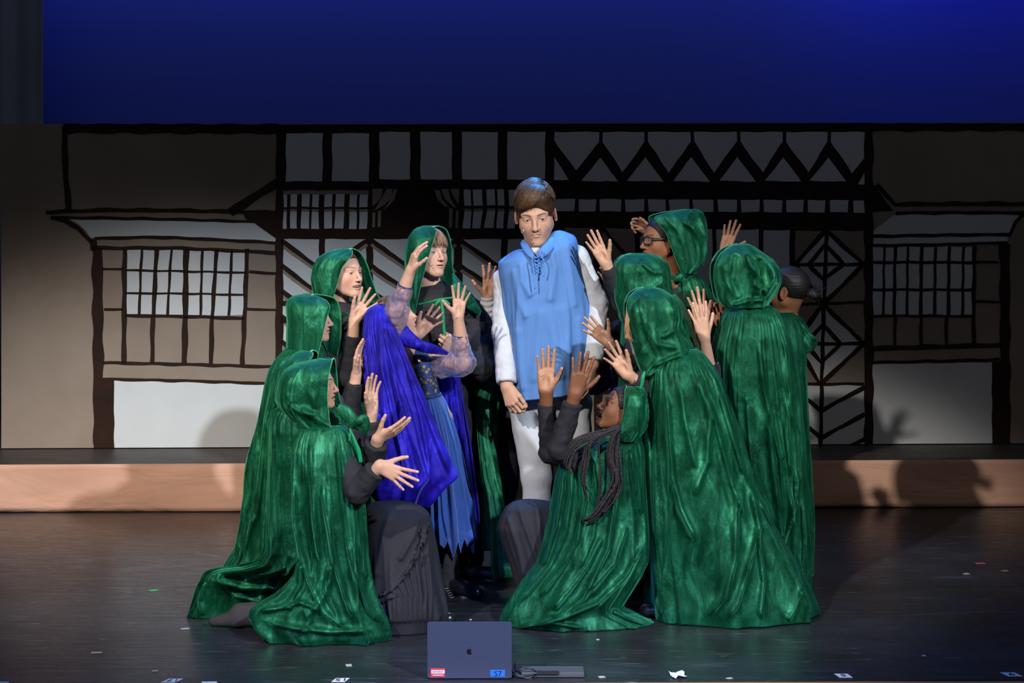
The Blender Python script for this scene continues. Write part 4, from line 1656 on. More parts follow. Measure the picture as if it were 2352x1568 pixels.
# ---- hair, modelled on the skull
def hair(P, kind, c1, c2=None, seed=1):
    c1 = np.array(c1)
    c2 = np.array(c2) if c2 is not None else c1 * 1.8
    T, Rm, s = P['T'], P['R'], P['s']
    parts = Parts()
    f = Field((-0.16, -0.11, -0.13), (0.12, 0.11, 0.17), 0.0028)
    thick = {'boy': 0.0065, 'fringe': 0.008, 'tight': 0.0025, 'long': 0.008}[kind]
    f.ell((-0.015, 0, 0.029), (0.0965 + thick, 0.0765 + thick, 0.0855 + thick), 0.01)
    if kind == 'boy':
        f.ell((0.000, 0.004, 0.078), (0.074, 0.060, 0.042), 0.02)
        f.cone((0.045, 0.035, 0.078), (0.062, -0.025, 0.074), 0.022, 0.018, 0.02)
        f.ell((0.128, 0, -0.016), (0.080, 0.105, 0.085), 0.008, 's')
        f.cut((0, 0, -0.035), (0.25, 0, -1), 0.01)
        for sg in (-1, 1):
            f.ball((0.006, sg * 0.088, -0.016), 0.030, 0.006, 's')
    elif kind == 'fringe':
        f.ell((0.128, 0, -0.040), (0.075, 0.105, 0.085), 0.008, 's')
        f.cut((0, 0, -0.06), (0.1, 0, -1), 0.01)
    elif kind == 'tight':
        f.ell((0.120, 0, -0.008), (0.098, 0.120, 0.094), 0.006, 's')
        f.cut((0, 0, -0.055), (0.5, 0, -1), 0.01)
        for sg in (-1, 1):
            f.ball((0.006, sg * 0.090, -0.012), 0.026, 0.006, 's')
    elif kind == 'long':
        f.ell((0.128, 0, -0.016), (0.090, 0.110, 0.090), 0.008, 's')
        f.cone((-0.06, 0.03, 0.02), (-0.10, 0.02, -0.10), 0.05, 0.03, 0.03)
        f.cone((-0.06, -0.03, 0.02), (-0.10, -0.02, -0.10), 0.05, 0.03, 0.03)
    V, F = f.mesh()
    N = vnormals(V, F)
    a = np.arctan2(V[:, 1], V[:, 2] + 0.02)
    V = V + N * (0.0004 * np.sin(a * 46 + 6 * np.sin(V[:, 0] * 40)) + 0.0003 * np.sin(a * 91 + V[:, 0] * 70))[:, None]
    nz = 0.5 + 0.5 * np.sin(a * 60 + 4 * np.sin(V[:, 0] * 55))[:, None]
    parts.add((V * s) @ Rm.T + T, F, c1 + (c2 - c1) * (nz * 0.15 + 0.15), 0)
    rg = random.Random(seed)

    def clump(pts, r):
        pts = np.array(pts)
        Vt, Ft = tube_mesh((pts * s) @ Rm.T + T, [r * s, r * s * 1.1, r * s * 0.9, r * s * 0.25], 5, 0.6)
        k = rg.random()
        parts.add(np.array(Vt), Ft, c1 + (c2 - c1) * k, 0)

    def on_scalp(th, ph, lift):
        """th: angle from the crown towards the face, ph: sideways"""
        r = np.array([0.0965, 0.0765, 0.0855]) + thick + lift
        d = np.array([math.sin(th) * math.cos(ph), math.sin(ph), math.cos(th) * math.cos(ph)])
        q = d / np.sqrt(((d / r) ** 2).sum())
        if kind == 'boy':
            q = q + np.array([0, 0, 0.016 * max(0, math.cos(th)) * math.cos(ph)])
        return q + np.array([-0.015, 0, 0.029])

    if kind == 'boy':
        part = 0.42
        for i in range(520):
            side = rg.random() < 0.72
            th0 = rg.uniform(-1.25, 0.75)
            if side:                                   # swept across from the parting towards his right temple
                ph0 = part - rg.uniform(0.0, 1.35) if rg.random() < 0.65 else part
                e_ph = ph0 - rg.uniform(0.35, 0.8)
                e_th = th0 + rg.uniform(0.30, 0.65)
            else:
                ph0 = part + rg.uniform(0.0, 0.7)
                e_ph = min(1.25, ph0 + rg.uniform(0.25, 0.5))
                e_th = th0 + rg.uniform(0.05, 0.35)
            e_ph = max(-1.20, e_ph)
            lf = rg.uniform(0.0, 0.004)
            pts = [on_scalp(th0 + (e_th - th0) * t, ph0 + (e_ph - ph0) * t, lf * math.sin(math.pi * t) + 0.002) for t in np.linspace(0, 1, 7)]
            q = pts[-1]
            if q[0] > 0.02 and q[2] < 0.050 + 0.30 * max(0, q[0] - 0.05) * 0:
                continue
            clump(pts, 0.0033)
        for i in range(150):                           # the forelock falling over the forehead
            ph0 = rg.uniform(-0.35, 0.60)
            e_th = rg.uniform(1.34, 1.50) - 0.22 * max(0, (ph0 - 0.1))
            e_ph = ph0 - rg.uniform(0.45, 0.85)
            pts = [on_scalp(0.35 + (e_th - 0.35) * t, ph0 + (e_ph - ph0) * t ** 1.5, 0.009 * math.sin(math.pi * min(1, t * 0.9)) + 0.003) for t in np.linspace(0, 1, 9)]
            clump(pts, 0.0031)
    if kind == 'fringe':
        for i in range(150):
            ph0 = rg.uniform(-0.95, 0.95)
            e = rg.uniform(1.42, 1.66)
            pts = [on_scalp(0.35 + (e - 0.35) * t, ph0 * (1 - 0.05 * t) + 0.03 * math.sin(i + 3 * t), 0.001 + 0.003 * rg.random() + 0.004 * t) for t in np.linspace(0, 1, 8)]
            clump(pts, 0.0027)
    if kind == 'long':
        for i in range(110):
            ph0 = rg.choice((-1, 1)) * rg.uniform(0.3, 1.25)
            pts = [on_scalp(0.3 - 1.1 * t, ph0, 0.002) for t in np.linspace(0, 0.6, 4)]
            e = pts[-1]
            pts += [e + np.array([-0.01 - 0.02 * t, 0.0, -0.05 * t]) for t in (1, 2, 3)]
            clump(pts, 0.003)
    return parts.build('hair', [M['hair']], P['root'])


def ribbon(name, parent, pts, w, mt, th=0.003, tilt=0.0, build=True, smooth=True):
    """flat band along world points, facing the audience"""
    P_ = curve_pts(pts, 8 * len(pts))
    ww = np.interp(np.linspace(0, 1, len(P_)), np.linspace(0, 1, len(w)), w) if not np.isscalar(w) else np.full(len(P_), w)
    T = np.gradient(P_, axis=0)
    T /= np.linalg.norm(T, axis=1)[:, None] + 1e-9
    out = np.array([0, -1.0, tilt])
    S = np.cross(T, out)
    S /= np.linalg.norm(S, axis=1)[:, None] + 1e-9
    Nn = np.cross(S, T)
    V, F = [], []
    n = 7
    for i in range(len(P_)):
        for j in range(n):
            u = j / (n - 1) * 2 - 1
            V.append(P_[i] + S[i] * ww[i] * 0.5 * u + Nn[i] * 0.12 * ww[i] * (1 - u * u))
    for i in range(len(P_) - 1):
        for j in range(n - 1):
            a = i * n + j
            F.append((a, a + 1, a + n + 1, a + n))
    if not build:
        return V, F
    o = mesh_obj(name, V, F, mt, parent, True)
    md_ = o.modifiers.new('t', 'SOLIDIFY')
    md_.thickness = th
    return o


HK = dict(n_folds=7, amp=0.009, nu=110, nv=70, pw=0.85, th0=58, ramp_=(0.1, 0.3), wf=(0.012, 0.035), amp_top=0.1, drift=0.10, sk=2)


def hood(P, rows, D, hd, dome, edge=True, base=1.0, name='hood', **kw):
    """rows (py, x_open, x_back[, x_open_far]); depth swells from the ridge down over `dome` rows"""
    top = rows[0][0]
    R_ = []
    for r_ in rows:
        t = min(1.0, (r_[0] - top + 1.0) / dome)
        d = hd * math.sqrt(max(0.003, 1 - (1 - t) ** 2))
        if r_[0] > top + dome * 1.8:
            d *= base
        R_.append((r_[0], r_[1], r_[2], D, d, d, r_[3] if len(r_) > 3 else r_[1]))
    k = dict(HK)
    k.update(kw)
    return drape_obj(name, [M['velvet']], P['root'], R_, edge=0.0028 if edge else None, floor_z=0.05, **k)


def cape(P, rows, name='cape', mt=None, **kw):
    k = dict(th0=14, nu=260, nv=190, n_folds=20, amp=0.020, ramp_=(0.1, 0.5), pleats=(0.02, 0.30, 34, 0.0045))
    k.update(kw)
    return drape_obj(name, [mt or M['velvet']], P['root'], rows, **k)


def hairline(P, c=(0.03, 0.02, 0.015)):
    return hair(P, 'tight', c)


# ================================================================= the young man in the middle
B = person('young man in light blue laced tunic and white trousers, standing at centre looking down', 9.18,
           (1230, 491), -3, -17, 5, 1.14, 'fair', dict(brow=(0.045, 0.022, 0.01), gaze=(1, 0.06, -0.16), eyes=0.58, blush=0.15, jaw=0.95, brow_dz=-0.004, iris=(0.03, 0.05, 0.08)),
           neck=(1235, 592, 0.03), byaw=-2, pelvis=(1262, 905), sw=0.18, chest=(1236, 625, 0.0), torso_r=0.125,
           arms=(dict(s=1, sh=(1322, 596, 0.0), el=(1373, 700, -0.04), wr=(1363, 838, -0.16), tip=(1352, 915, -0.20), th=(-0.6, 0, -0.8), palm=(-0.9, 0, 0.4), cf=0.94, hs=0.98, curl=(0.30, 0.34, 0.40, 0.45), sp=0.5, thumb=0.25, r=(0.060, 0.052, 0.044)),
                 dict(s=-1, sh=(1166, 646, 0.0), el=(1157, 760, -0.06), wr=(1164, 888, -0.18), tip=(1186, 958, -0.24), th=(0.75, 0.1, -0.6), palm=(0.6, -0.1, 0.9), cf=0.94, hs=1.0, curl=(0.85, 0.80, 0.75, 0.62), sp=0.3, thumb=0.25, tc=0.6, r=(0.060, 0.054, 0.046))),
           legs=(((1213, 930), (1232, 1090, -0.02), (1236, 1292, 0.02), (-0.2, 0, -1)), ((1312, 930), (1326, 1090, -0.02), (1330, 1292, 0.02), (0.4, 0, -1))),
           shirt=M['white_cloth'], trousers=M['white_cloth'])
hair(B, 'boy', (0.020, 0.010, 0.005), (0.105, 0.050, 0.019), 4)
# tunic
rows = [(538, 1262, 1206, 9.20, 0.06), (548, 1276, 1188, 9.19, 0.10), (560, 1300, 1168, 9.18, 0.125), (569, 1320, 1155, 9.18, 0.14), (580, 1325, 1146, 9.17, 0.145), (615, 1329, 1147, 9.16, 0.145), (665, 1342, 1154, 9.15, 0.14), (718, 1351, 1158, 9.15, 0.15),
        (760, 1354, 1163, 9.15, 0.155), (830, 1352, 1170, 9.14, 0.165), (880, 1349, 1177, 9.14, 0.17), (903, 1347, 1184, 9.14, 0.172)]
V, F, (nv_, nu_) = drape(rows, th0=2, pw=0.82, nu=220, nv=150, n_folds=15, amp=0.014, seed=11, ramp_=(0.25, 0.4), amp_top=0.05, floor_z=0.2, wf=(0.012, 0.03),
                         traced=[([(1258, 560), (1275, 620), (1262, 700)], 10, 0.012), ([(1300, 570), (1312, 640), (1322, 720)], 9, 0.011), ([(1195, 590), (1200, 640), (1222, 680)], 9, 0.012), ([(1178, 600), (1190, 680), (1212, 730)], 9, 0.010),
                                 ([(1240, 700), (1235, 790), (1225, 880)], 12, 0.010), ([(1290, 700), (1300, 790), (1290, 880)], 12, 0.012), ([(1330, 730), (1334, 800), (1325, 880)], 8, 0.011), ([(1188, 740), (1196, 820), (1200, 895)], 10, 0.011)])
G = V.reshape(nv_, nu_, 3)
ucol = (G[..., 0] - G[..., 0].min(1)[:, None]) / (np.ptp(G[..., 0], axis=1)[:, None] + 1e-6)
tilt = np.interp(np.linspace(0, 1, nv_), [0, 0.15, 0.35, 1], [0.10, 0.105, 0.05, 0.045])
G[..., 2] += (ucol - 0.5) * tilt[:, None]
pxx = CX + G[..., 0] / G[..., 1] * FPX
G[..., 2] -= 0.105 * np.exp(-((pxx - 1238) / 30.0) ** 2) * (1 - sm(np.linspace(0, 1, nv_), 0.0, 0.28))[:, None]
tn = mesh_obj('tunic', G.reshape(-1, 3), F, M['blue_cloth'], B['root'])
md_ = tn.modifiers.new('t', 'SOLIDIFY')
md_.thickness = 0.004
# collar, white shirt neck, laces
cr = [PT(1284, 536, 9.26), PT(1281, 545, 9.14), PT(1266, 560, 9.05), PT(1250, 577, 8.995), PT(1235, 596, 8.985)]
ribbon('collar', B['root'], cr, [0.030, 0.046, 0.052, 0.050, 0.018], M['blue_cloth'], 0.004, 0.3)
cl_ = [PT(1205, 552, 9.24), PT(1204, 560, 9.14), PT(1211, 573, 9.06), PT(1220, 585, 9.01), PT(1230, 597, 8.985)]
ribbon('collar', B['root'], cl_, [0.024, 0.034, 0.036, 0.030, 0.014], M['blue_cloth'], 0.004, 0.3)
f = Field(PT(1240, 575, 9.15) - 0.14, PT(1240, 575, 9.15) + 0.14, 0.004)
f.cone(PT(1238, 580, 9.17), PT(1238, 615, 9.13), 0.062, 0.085, 0.01)
f.cut(PT(1236, 574, 9.16), norm([0.05, 0.30, 1]), 0.004)
Vn, Fn = f.mesh()
mesh_obj('undershirt_neck', Vn, Fn, M['white_cloth'], B['root'])
mb = MB()
zz = [(1224, 588), (1239, 596), (1226, 603), (1238, 611), (1227, 618), (1236, 625)]
mb.tube(curve_pts([PT(x, y, 8.982 + 0.002 * i) for i, (x, y) in enumerate(zz)], 40), 0.0026, 7)
mb.tube(curve_pts([PT(x, y, 8.980 + 0.002 * i) for i, (x, y) in enumerate([(1240, 588), (1225, 596), (1239, 604), (1227, 611), (1238, 619), (1231, 627)])], 40), 0.0026, 7)
mb.tube(curve_pts([PT(1231, 585, 8.97), PT(1238, 576, 8.96), PT(1245, 577, 8.96), PT(1240, 587, 8.965), PT(1231, 592, 8.97)], 24), 0.0028, 7)
mb.tube(curve_pts([PT(1224, 590, 8.975), PT(1223, 600, 8.972), PT(1227, 630, 8.97), PT(1229, 664, 8.968)], 24), [0.0028, 0.0028, 0.0034], 7)
mb.tube(curve_pts([PT(1238, 585, 8.972), PT(1247, 594, 8.968), PT(1251, 612, 8.968), PT(1248, 634, 8.968)], 24), [0.0028, 0.0028, 0.0036], 7)
mb.build('lace', [M['blue_cord']], B['root'], True)
mb = MB()
mb.tube(curve_pts([PT(1197, 530, 9.06), PT(1199, 535, 9.04), PT(1203, 531, 9.02)], 8), 0.0012, 6)
Vs, Fs = uv_sphere(PT(1202, 529, 9.04), 0.004, 10, 8)
mb.add(Vs, Fs)
mb.build('microphone', [mat('mic_beige', (0.5, 0.42, 0.36, 1), 0.4)], B['root'], True)
# dark blue cloth hanging behind his left arm
rows = [(700, 1372, 1340, 9.36, 0.03), (780, 1392, 1335, 9.36, 0.04), (860, 1398, 1330, 9.36, 0.04), (888, 1400, 1330, 9.36, 0.04), (905, 1370, 1335, 9.36, 0.03)]
M['navy_velvet'] = velvet('dark_blue_velvet', (0.001, 0.002, 0.02, 1), (0.002, 0.004, 0.07, 1), (0.006, 0.012, 0.22, 1), (0.15, 0.25, 1.0, 1), (0.1, 0.15, 1.0, 1))
drape_obj('short_cape', [M['navy_velvet']], B['root'], rows, th0=3, nu=70, nv=50, n_folds=6, amp=0.01, seed=4, floor_z=0.3)

# ================================================================= girl in the blue velvet cape
Gp = person('girl in royal blue velvet cape and starry navy dress, sheer-sleeved arms raised', 8.9,
            (907, 736), 76, 22, 0, 0.96, 'pale', dict(brow=(0.10, 0.05, 0.03), mouth='part', eyes=0.9, gaze=(1, 0.2, 0.3), blush=0.35), neck=(912, 795, 0.03), byaw=55, pelvis=(984, 945), sw=0.125, chest=(945, 826, 0.02), torso_r=0.070,
            arms=(dict(s=-1, sh=(914, 800, -0.12), el=(911, 715, -0.22), wr=(943, 620, -0.27), tip=(960, 558, -0.30), th=(0.4, 0.1, -0.9), palm=(0.9, 0.3, 0.1), cf=0.62, hs=0.82, curl=(0.28, 0.32, 0.42, 0.5), sp=0.9, thumb=0.55, sheer=1, bare=1),
                  dict(s=1, sh=(985, 818, -0.02), el=(1066, 836, -0.08), wr=(1052, 727, -0.14), tip=(1058, 664, -0.15), th=(-1, -0.2, 0), palm=(0, 0, -1), cf=0.62, hs=0.80, curl=(0.10, 0.08, 0.10, 0.16), sp=1.5, thumb=0.85, sheer=1, bare=1)),
            legs=(((1003, 960), (1020, 1130), (1030, 1345, -0.05), (1, 0, -0.6)), ((1010, 965, 0.05), (1042, 1130, 0.08), (1050, 1298, 0.26), (1, 0, 0.05))),
            trousers=None, shoes=None)
hair(Gp, 'long', (0.06, 0.035, 0.02), (0.30, 0.18, 0.09), 3)
m = mat('sheer_navy_mesh', (0.20, 0.17, 0.30, 1), 0.5, 0.4, Sheen_Weight=0.5)
nt = m.node_tree
out_ = [n for n in nt.nodes if n.type == 'OUTPUT_MATERIAL'][0]
tp_ = nd(m, 'ShaderNodeBsdfTransparent')
mx_ = nd(m, 'ShaderNodeMixShader')
wn = noise_tex(m, 26, 4, 0.6, (1, 1, 0.3), dist=1.0)
rp = ramp(m, wn.outputs[0], [(0.35, (0.34,) * 3), (0.62, (0.62,) * 3), (0.75, (0.92,) * 3)])
lk(m, rp.outputs[0], mx_.inputs[0])
lk(m, tp_.outputs[0], mx_.inputs[1])
lk(m, nt.nodes['Principled BSDF'].outputs[0], mx_.inputs[2])
lk(m, mx_.outputs[0], out_.inputs[0])
rb = ramp(m, wn.outputs[0], [(0.4, (0.30, 0.22, 0.34)), (0.66, (0.05, 0.06, 0.19))])
lk(m, rb.outputs[0], nt.nodes['Principled BSDF'].inputs['Base Color'])
M['sheer'] = m
M['navy'] = cloth('navy_stretch_cloth', (0.020, 0.040, 0.14, 1), 0.2, 9, 0.4, 0.01, 0.6)
M['gold'] = mat('gold_foil', (0.75, 0.52, 0.20, 1), 0.3, 0.6, 0.8)


def star(mb_, c, r, rot=0.0, nrm=(0, -1, 0), n=7):
    nrm = norm(nrm)
    a = norm(np.cross([0, 0, 1], nrm))
    b = np.cross(nrm, a)
    V = [np.array(c) + nrm * 0.001]
    for k in range(2 * n):
        q = r if k % 2 == 0 else r * 0.34
        t = rot + math.pi * k / n
        V.append(np.array(c) + (a * math.cos(t) + b * math.sin(t)) * q)
    mb_.add(V, [(0, 1 + k, 1 + (k + 1) % (2 * n)) for k in range(2 * n)], 1)


def sheer_sleeve(P, segs, cutp, cutn, nm, seed):
    V, F = sleeve_sdf(segs, 0.005, 0.005, [(cutp, cutn, 0.085)], seed, 55)
    mb_ = MB()
    mb_.V = [tuple(v) for v in V]
    mb_.F = [tuple(int(i) for i in q) for q in F]
    mb_.M = [0] * len(mb_.F)
    N = vnormals(V, F)
    rg = random.Random(seed)
    for i in rg.sample(range(len(V)), 44):
        star(mb_, V[i] + N[i] * 0.002, rg.uniform(0.004, 0.008), rg.random(), N[i])
    o = mb_.build(nm, [M['sheer'], M['gold']], P['root'], True)
    c = MB()
    a = norm(np.cross(cutn, [0.1, 1, 0.2]))
    b = norm(np.cross(cutn, a))
    c.tube([cutp + (a * math.cos(t) + b * math.sin(t)) * 0.0290 for t in np.linspace(0, 2 * math.pi, 33)], 0.0040, 7)
    c.build('cuff', [M['navy']], o, True)
    return o


D = 8.9
s1, e1, w1 = PT(914, 805, D - .10), PT(911, 715, D - .22), PT(943, 620, D - .27)
sheer_sleeve(Gp, [(s1, PT(905, 760, D - .16), 0.050, 0.052, 0.03), (PT(905, 760, D - .16), e1, 0.052, 0.048, 0.03), (e1, w1, 0.048, 0.024, 0.03)], e1 + (w1 - e1) * 0.62, norm(w1 - e1), 'sheer_sleeve', 5)
s2, e2, w2 = PT(985, 820, D - .02), PT(1060, 832, D - .08), PT(1052, 727, D - .14)
sheer_sleeve(Gp, [(s2, PT(1020, 836, D - .05), 0.044, 0.052, 0.03), (PT(1020, 836, D - .05), e2, 0.052, 0.056, 0.03), (e2, w2, 0.054, 0.022, 0.03)], e2 + (w2 - e2) * 0.60, norm(w2 - e2), 'sheer_sleeve', 9)
# bodice
rows = [(790, 985, 922, 8.92, 0.06), (803, 994, 927, 8.91, 0.09), (822, 1000, 938, 8.90, 0.105), (850, 1003, 950, 8.90, 0.10), (880, 1006, 960, 8.90, 0.095), (906, 1011, 967, 8.90, 0.098)]
V, F, (nv_, nu_) = drape(rows, th0=2, nu=120, nv=60, n_folds=6, amp=0.003, seed=3, floor_z=0.2)
mb = MB()
mb.V, mb.F, mb.M = [tuple(v) for v in V], [tuple(q) for q in F], [0] * len(F)
G = V.reshape(nv_, nu_, 3)
rg = random.Random(8)
for k in range(70):
    i, j = rg.randrange(3, nv_ - 3), rg.randrange(8, nu_ // 2 - 6)
    n_ = norm(np.cross(G[i + 1, j] - G[i - 1, j], G[i, j + 1] - G[i, j - 1]))
    n_ = n_ if n_[1] < 0 else -n_
    star(mb, G[i, j] + n_ * 0.003, rg.choice((0.0035, 0.005, 0.0115, 0.013)), rg.random(), n_)
mb.build('bodice', [M['navy'], M['gold']], Gp['root'], True)
mb = MB()
mb.tube([G[-1, j] * [1, 1, 1] for j in list(range(0, nu_, 4)) + [0]], 0.008, 8)
mb.build('waistband', [M['navy']], Gp['root'], True)
M['tulle'] = cloth('blue_tulle', (0.016, 0.062, 0.26, 1), 0.35, 12, 0.4, 0.012, 0.55, (1, 1, 0.12), 0.4)


def jagged_skirt(rows, jag, jn, **kw):
    V, F, (nv_, nu_) = drape(rows, **kw)
    G = V.reshape(nv_, nu_, 3)
    a = np.linspace(0, 1, nu_) * jn
    tri = np.abs((a % 1) - 0.5) * 2
    w = sm(np.linspace(0, 1, nv_), 0.80, 1.0)
    G[..., 2] -= (w[:, None] * (tri * (0.7 + 0.3 * np.sin(a * 2.1)))[None, :]) * jag
    o = mesh_obj('skirt', G.reshape(-1, 3), F, M['tulle'], Gp['root'])
    md_ = o.modifiers.new('t', 'SOLIDIFY')
    md_.thickness = 0.002
    return o


jagged_skirt([(902, 1011, 967, 8.90, 0.09), (925, 1024, 969, 8.90, 0.11), (960, 1036, 974, 8.90, 0.12), (1010, 1050, 983, 8.90, 0.13), (1100, 1068, 984, 8.90, 0.15), (1171, 1080, 982, 8.90, 0.16), (1225, 1088, 988, 8.90, 0.17)], 0.085, 17,
             th0=2, nu=300, nv=110, n_folds=26, amp=0.014, seed=6, floor_z=0.1, wf=(0.006, 0.014), ramp_=(0.0, 0.5))
# legs in dark leggings
sg, cu_ = [], []
for hip, kn, an, dr in Gp['legs']:
    sg += [(hip, kn, 0.058, 0.052, 0.02), (kn, an, 0.054, 0.050, 0.02)]
V, F = sleeve_sdf(sg, 0.008, 0.004, [(an + [0, 0, -.01], [0, 0, -1], .09) for hip, kn, an, dr in Gp['legs']], 5, 30)
mesh_obj('leggings', V, F, M['black'], Gp['root'])
# cape: near sheet, far sheet, band over the chest
BV = M['blue_velvet']
rows = [(700, 884, 866, 8.74, 0.04), (708, 892, 850, 8.73, 0.06), (722, 898, 841, 8.72, 0.075), (755, 908, 837, 8.70, 0.09), (806, 928, 837, 8.66, 0.08), (856, 948, 842, 8.62, 0.07), (907, 968, 851, 8.60, 0.07), (1010, 1006, 858, 8.58, 0.07), (1060, 1027, 860, 8.57, 0.07),
        (1092, 1041, 861, 8.56, 0.07), (1102, 1030, 861, 8.56, 0.07), (1115, 1012, 863, 8.56, 0.07), (1140, 992, 868, 8.57, 0.07), (1160, 976, 885, 8.58, 0.06), (1169, 966, 935, 8.6, 0.04)]
o, Gc = cape(Gp, rows, mt=BV, th0=3, seed=21, n_folds=15, amp=0.020, pleats=(0.02, 0.35, 26, 0.005), nu=220, nv=160, floor_z=0.2,
             traced=[([(885, 715), (935, 835), (985, 960), (1036, 1092)], 7, 0.022), ([(880, 730), (905, 850), (925, 980), (950, 1120)], 8, 0.020), ([(870, 730), (880, 850), (885, 980), (890, 1120)], 9, 0.018), ([(935, 840), (968, 960), (985, 1060), (985, 1100)], 6, 0.016)])
rows = [(700, 900, 870, 9.05, 0.05), (780, 960, 880, 9.05, 0.06), (860, 1050, 985, 9.05, 0.05), (907, 1056, 990, 9.05, 0.05), (1010, 1072, 995, 9.05, 0.06), (1163, 1091, 990, 9.05, 0.06), (1244, 1098, 985, 9.05, 0.06)]
cape(Gp, rows, name='cape_back', mt=BV, th0=3, seed=31, n_folds=14, amp=0.016, pleats=None, nu=120, nv=110, floor_z=0.15)
ribbon('cape_collar', Gp['root'], [PT(898, 745, 8.72), PT(925, 770, 8.70), PT(962, 792, 8.70), PT(995, 802, 8.72), PT(1030, 812, 8.80)], [0.10, 0.085, 0.050, 0.046, 0.014], BV, 0.004)
ribbon('cape_collar', Gp['root'], [PT(922, 757, 8.735), PT(940, 772, 8.70), PT(960, 788, 8.69)], [0.05, 0.04, 0.03], BV, 0.004)
f = Field(PT(962, 792, 8.685) - 0.05, PT(962, 792, 8.685) + 0.05, 0.003)
f.ell(PT(962, 791, 8.685), (0.020, 0.014, 0.018), 0.01)
Vn, Fn = f.mesh()
mesh_obj('cape_knot', Vn, Fn, BV, Gp['root'])
for (a, b) in (((1018, 1350), 0),):
    mb = MB()
    for k in range(5):
        y = 1350 + 5 * k
        mb.tube(curve_pts([PT(1016 + 3 * k, y, 8.60), PT(1024 + 3 * k, y + 2, 8.565), PT(1031 + 3 * k, y, 8.60)], 8), 0.0018, 5)
    mb.build('boot_lace', [mat('grey_lace', (0.25, 0.25, 0.28, 1), 0.5)], Gp['root'], True)

# ================================================================= hooded figures, left side
# girl smiling at the back left
P1 = person('smiling hooded girl with flushed cheeks at the back left, open hand raised', 9.1, (789, 628), 52, 3, 0, 0.96, 'pale',
            dict(brow=(0.16, 0.09, 0.06), mouth='smile', smile=1.25, eyes=0.62, gaze=(1, -0.1, 0.1), blush=0.75, brow_dz=0.001, jaw=1.12), neck=(773, 712, 0.03), byaw=45, pelvis=(745, 960), sw=0.14,
            arms=(dict(s=-1, el=(800, 868, -0.26), wr=(814, 735, -0.27), tip=(857, 662, -0.28), th=(-0.8, -0.5, 0), palm=(0, 0, -1), cf=0.72, hs=0.86, curl=(0.06, 0.06, 0.08, 0.10), sp=1.7, thumb=0.35),
                  dict(s=1, el=(905, 842, -0.02), wr=(962, 766, -0.22), tip=(1010, 713, -0.24), th=(-0.6, -0.7, 0), palm=(0, 0, -1), cf=0.75, hs=0.84, curl=(0.05, 0.08, 0.08, 0.12), sp=1.4, thumb=0.5)),
            shirt=M['charcoal'], trousers=M['black'])
hair(P1, 'tight', (0.06, 0.03, 0.018), (0.12, 0.06, 0.03))
hood(P1, [(571, 800, 784, 806), (575, 812, 764, 818), (584, 812, 742, 826), (594, 803, 731, 832), (612, 789, 723, 840), (643, 780, 719, 849), (673, 771, 725, 860), (696, 765, 735, 872), (715, 762, 748, 876)], 9.1, 0.125, 40, seed=5)
rows = [(690, 860, 745, 9.2, 0.07), (720, 850, 728, 9.24, 0.10), (800, 850, 700, 9.26, 0.12), (1000, 866, 680, 9.26, 0.12), (1308, 872, 650, 9.26, 0.12)]
cape(P1, rows, seed=51, nu=120, nv=90)
ribbon('tie', P1['root'], [PT(768, 722, 8.98), PT(782, 725, 8.955), PT(800, 720, 8.94)], 0.009, M['satin_green'], 0.002)

# second from the left, hood in shadow
P2 = person('hooded figure second from the left with shadowed face, one flat hand raised', 8.75, (713, 732), 84, 2, 0, 0.88, 'pale',
            dict(brow=(0.05, 0.03, 0.02), mouth='part', eyes=0.8), neck=(710, 812, 0.02), byaw=75, pelvis=(675, 1010), sw=0.12, torso_r=0.10,
            arms=(dict(s=-1, el=(800, 960, -0.10), wr=(819, 860, -0.12), tip=(829, 774, -0.12), th=(-0.4, -0.1, -0.8), palm=(0.9, 0, -0.5), cf=0.80, hs=0.86, curl=(0.18, 0.14, 0.14, 0.16), sp=0.6, thumb=0.5),),
            shirt=M['black'], trousers=M['black'])
hood(P2, [(676, 712, 694, 716), (680, 735, 673, 745), (687, 754, 664, 765), (699, 763, 659, 772), (717, 757, 660, 776), (742, 750, 662, 778), (768, 744, 661, 778), (798, 737, 661, 776), (822, 732, 668, 770)], 8.75, 0.125, 38, seed=7)
rows = [(790, 742, 668, 8.77, 0.10), (803, 746, 655, 8.76, 0.15), (824, 750, 636, 8.76, 0.18), (850, 753, 620, 8.76, 0.19), (883, 756, 610, 8.76, 0.19), (984, 756, 590, 8.75, 0.19), (1086, 750, 575, 8.75, 0.18), (1163, 745, 561, 8.75, 0.18), (1215, 740, 555, 8.75, 0.18), (1266, 740, 546, 8.75, 0.19), (1303, 735, 524, 8.75, 0.2), (1377, 700, 505, 8.75, 0.2)]
cape(P2, rows, seed=52, n_folds=22, amp=0.018, traced=[([(650, 830), (612, 960), (600, 1100), (590, 1200)], 7, 0.018), ([(640, 860), (620, 1000), (612, 1150), (602, 1300)], 6, 0.016), ([(585, 1180), (565, 1250), (540, 1305)], 6, 0.02)])

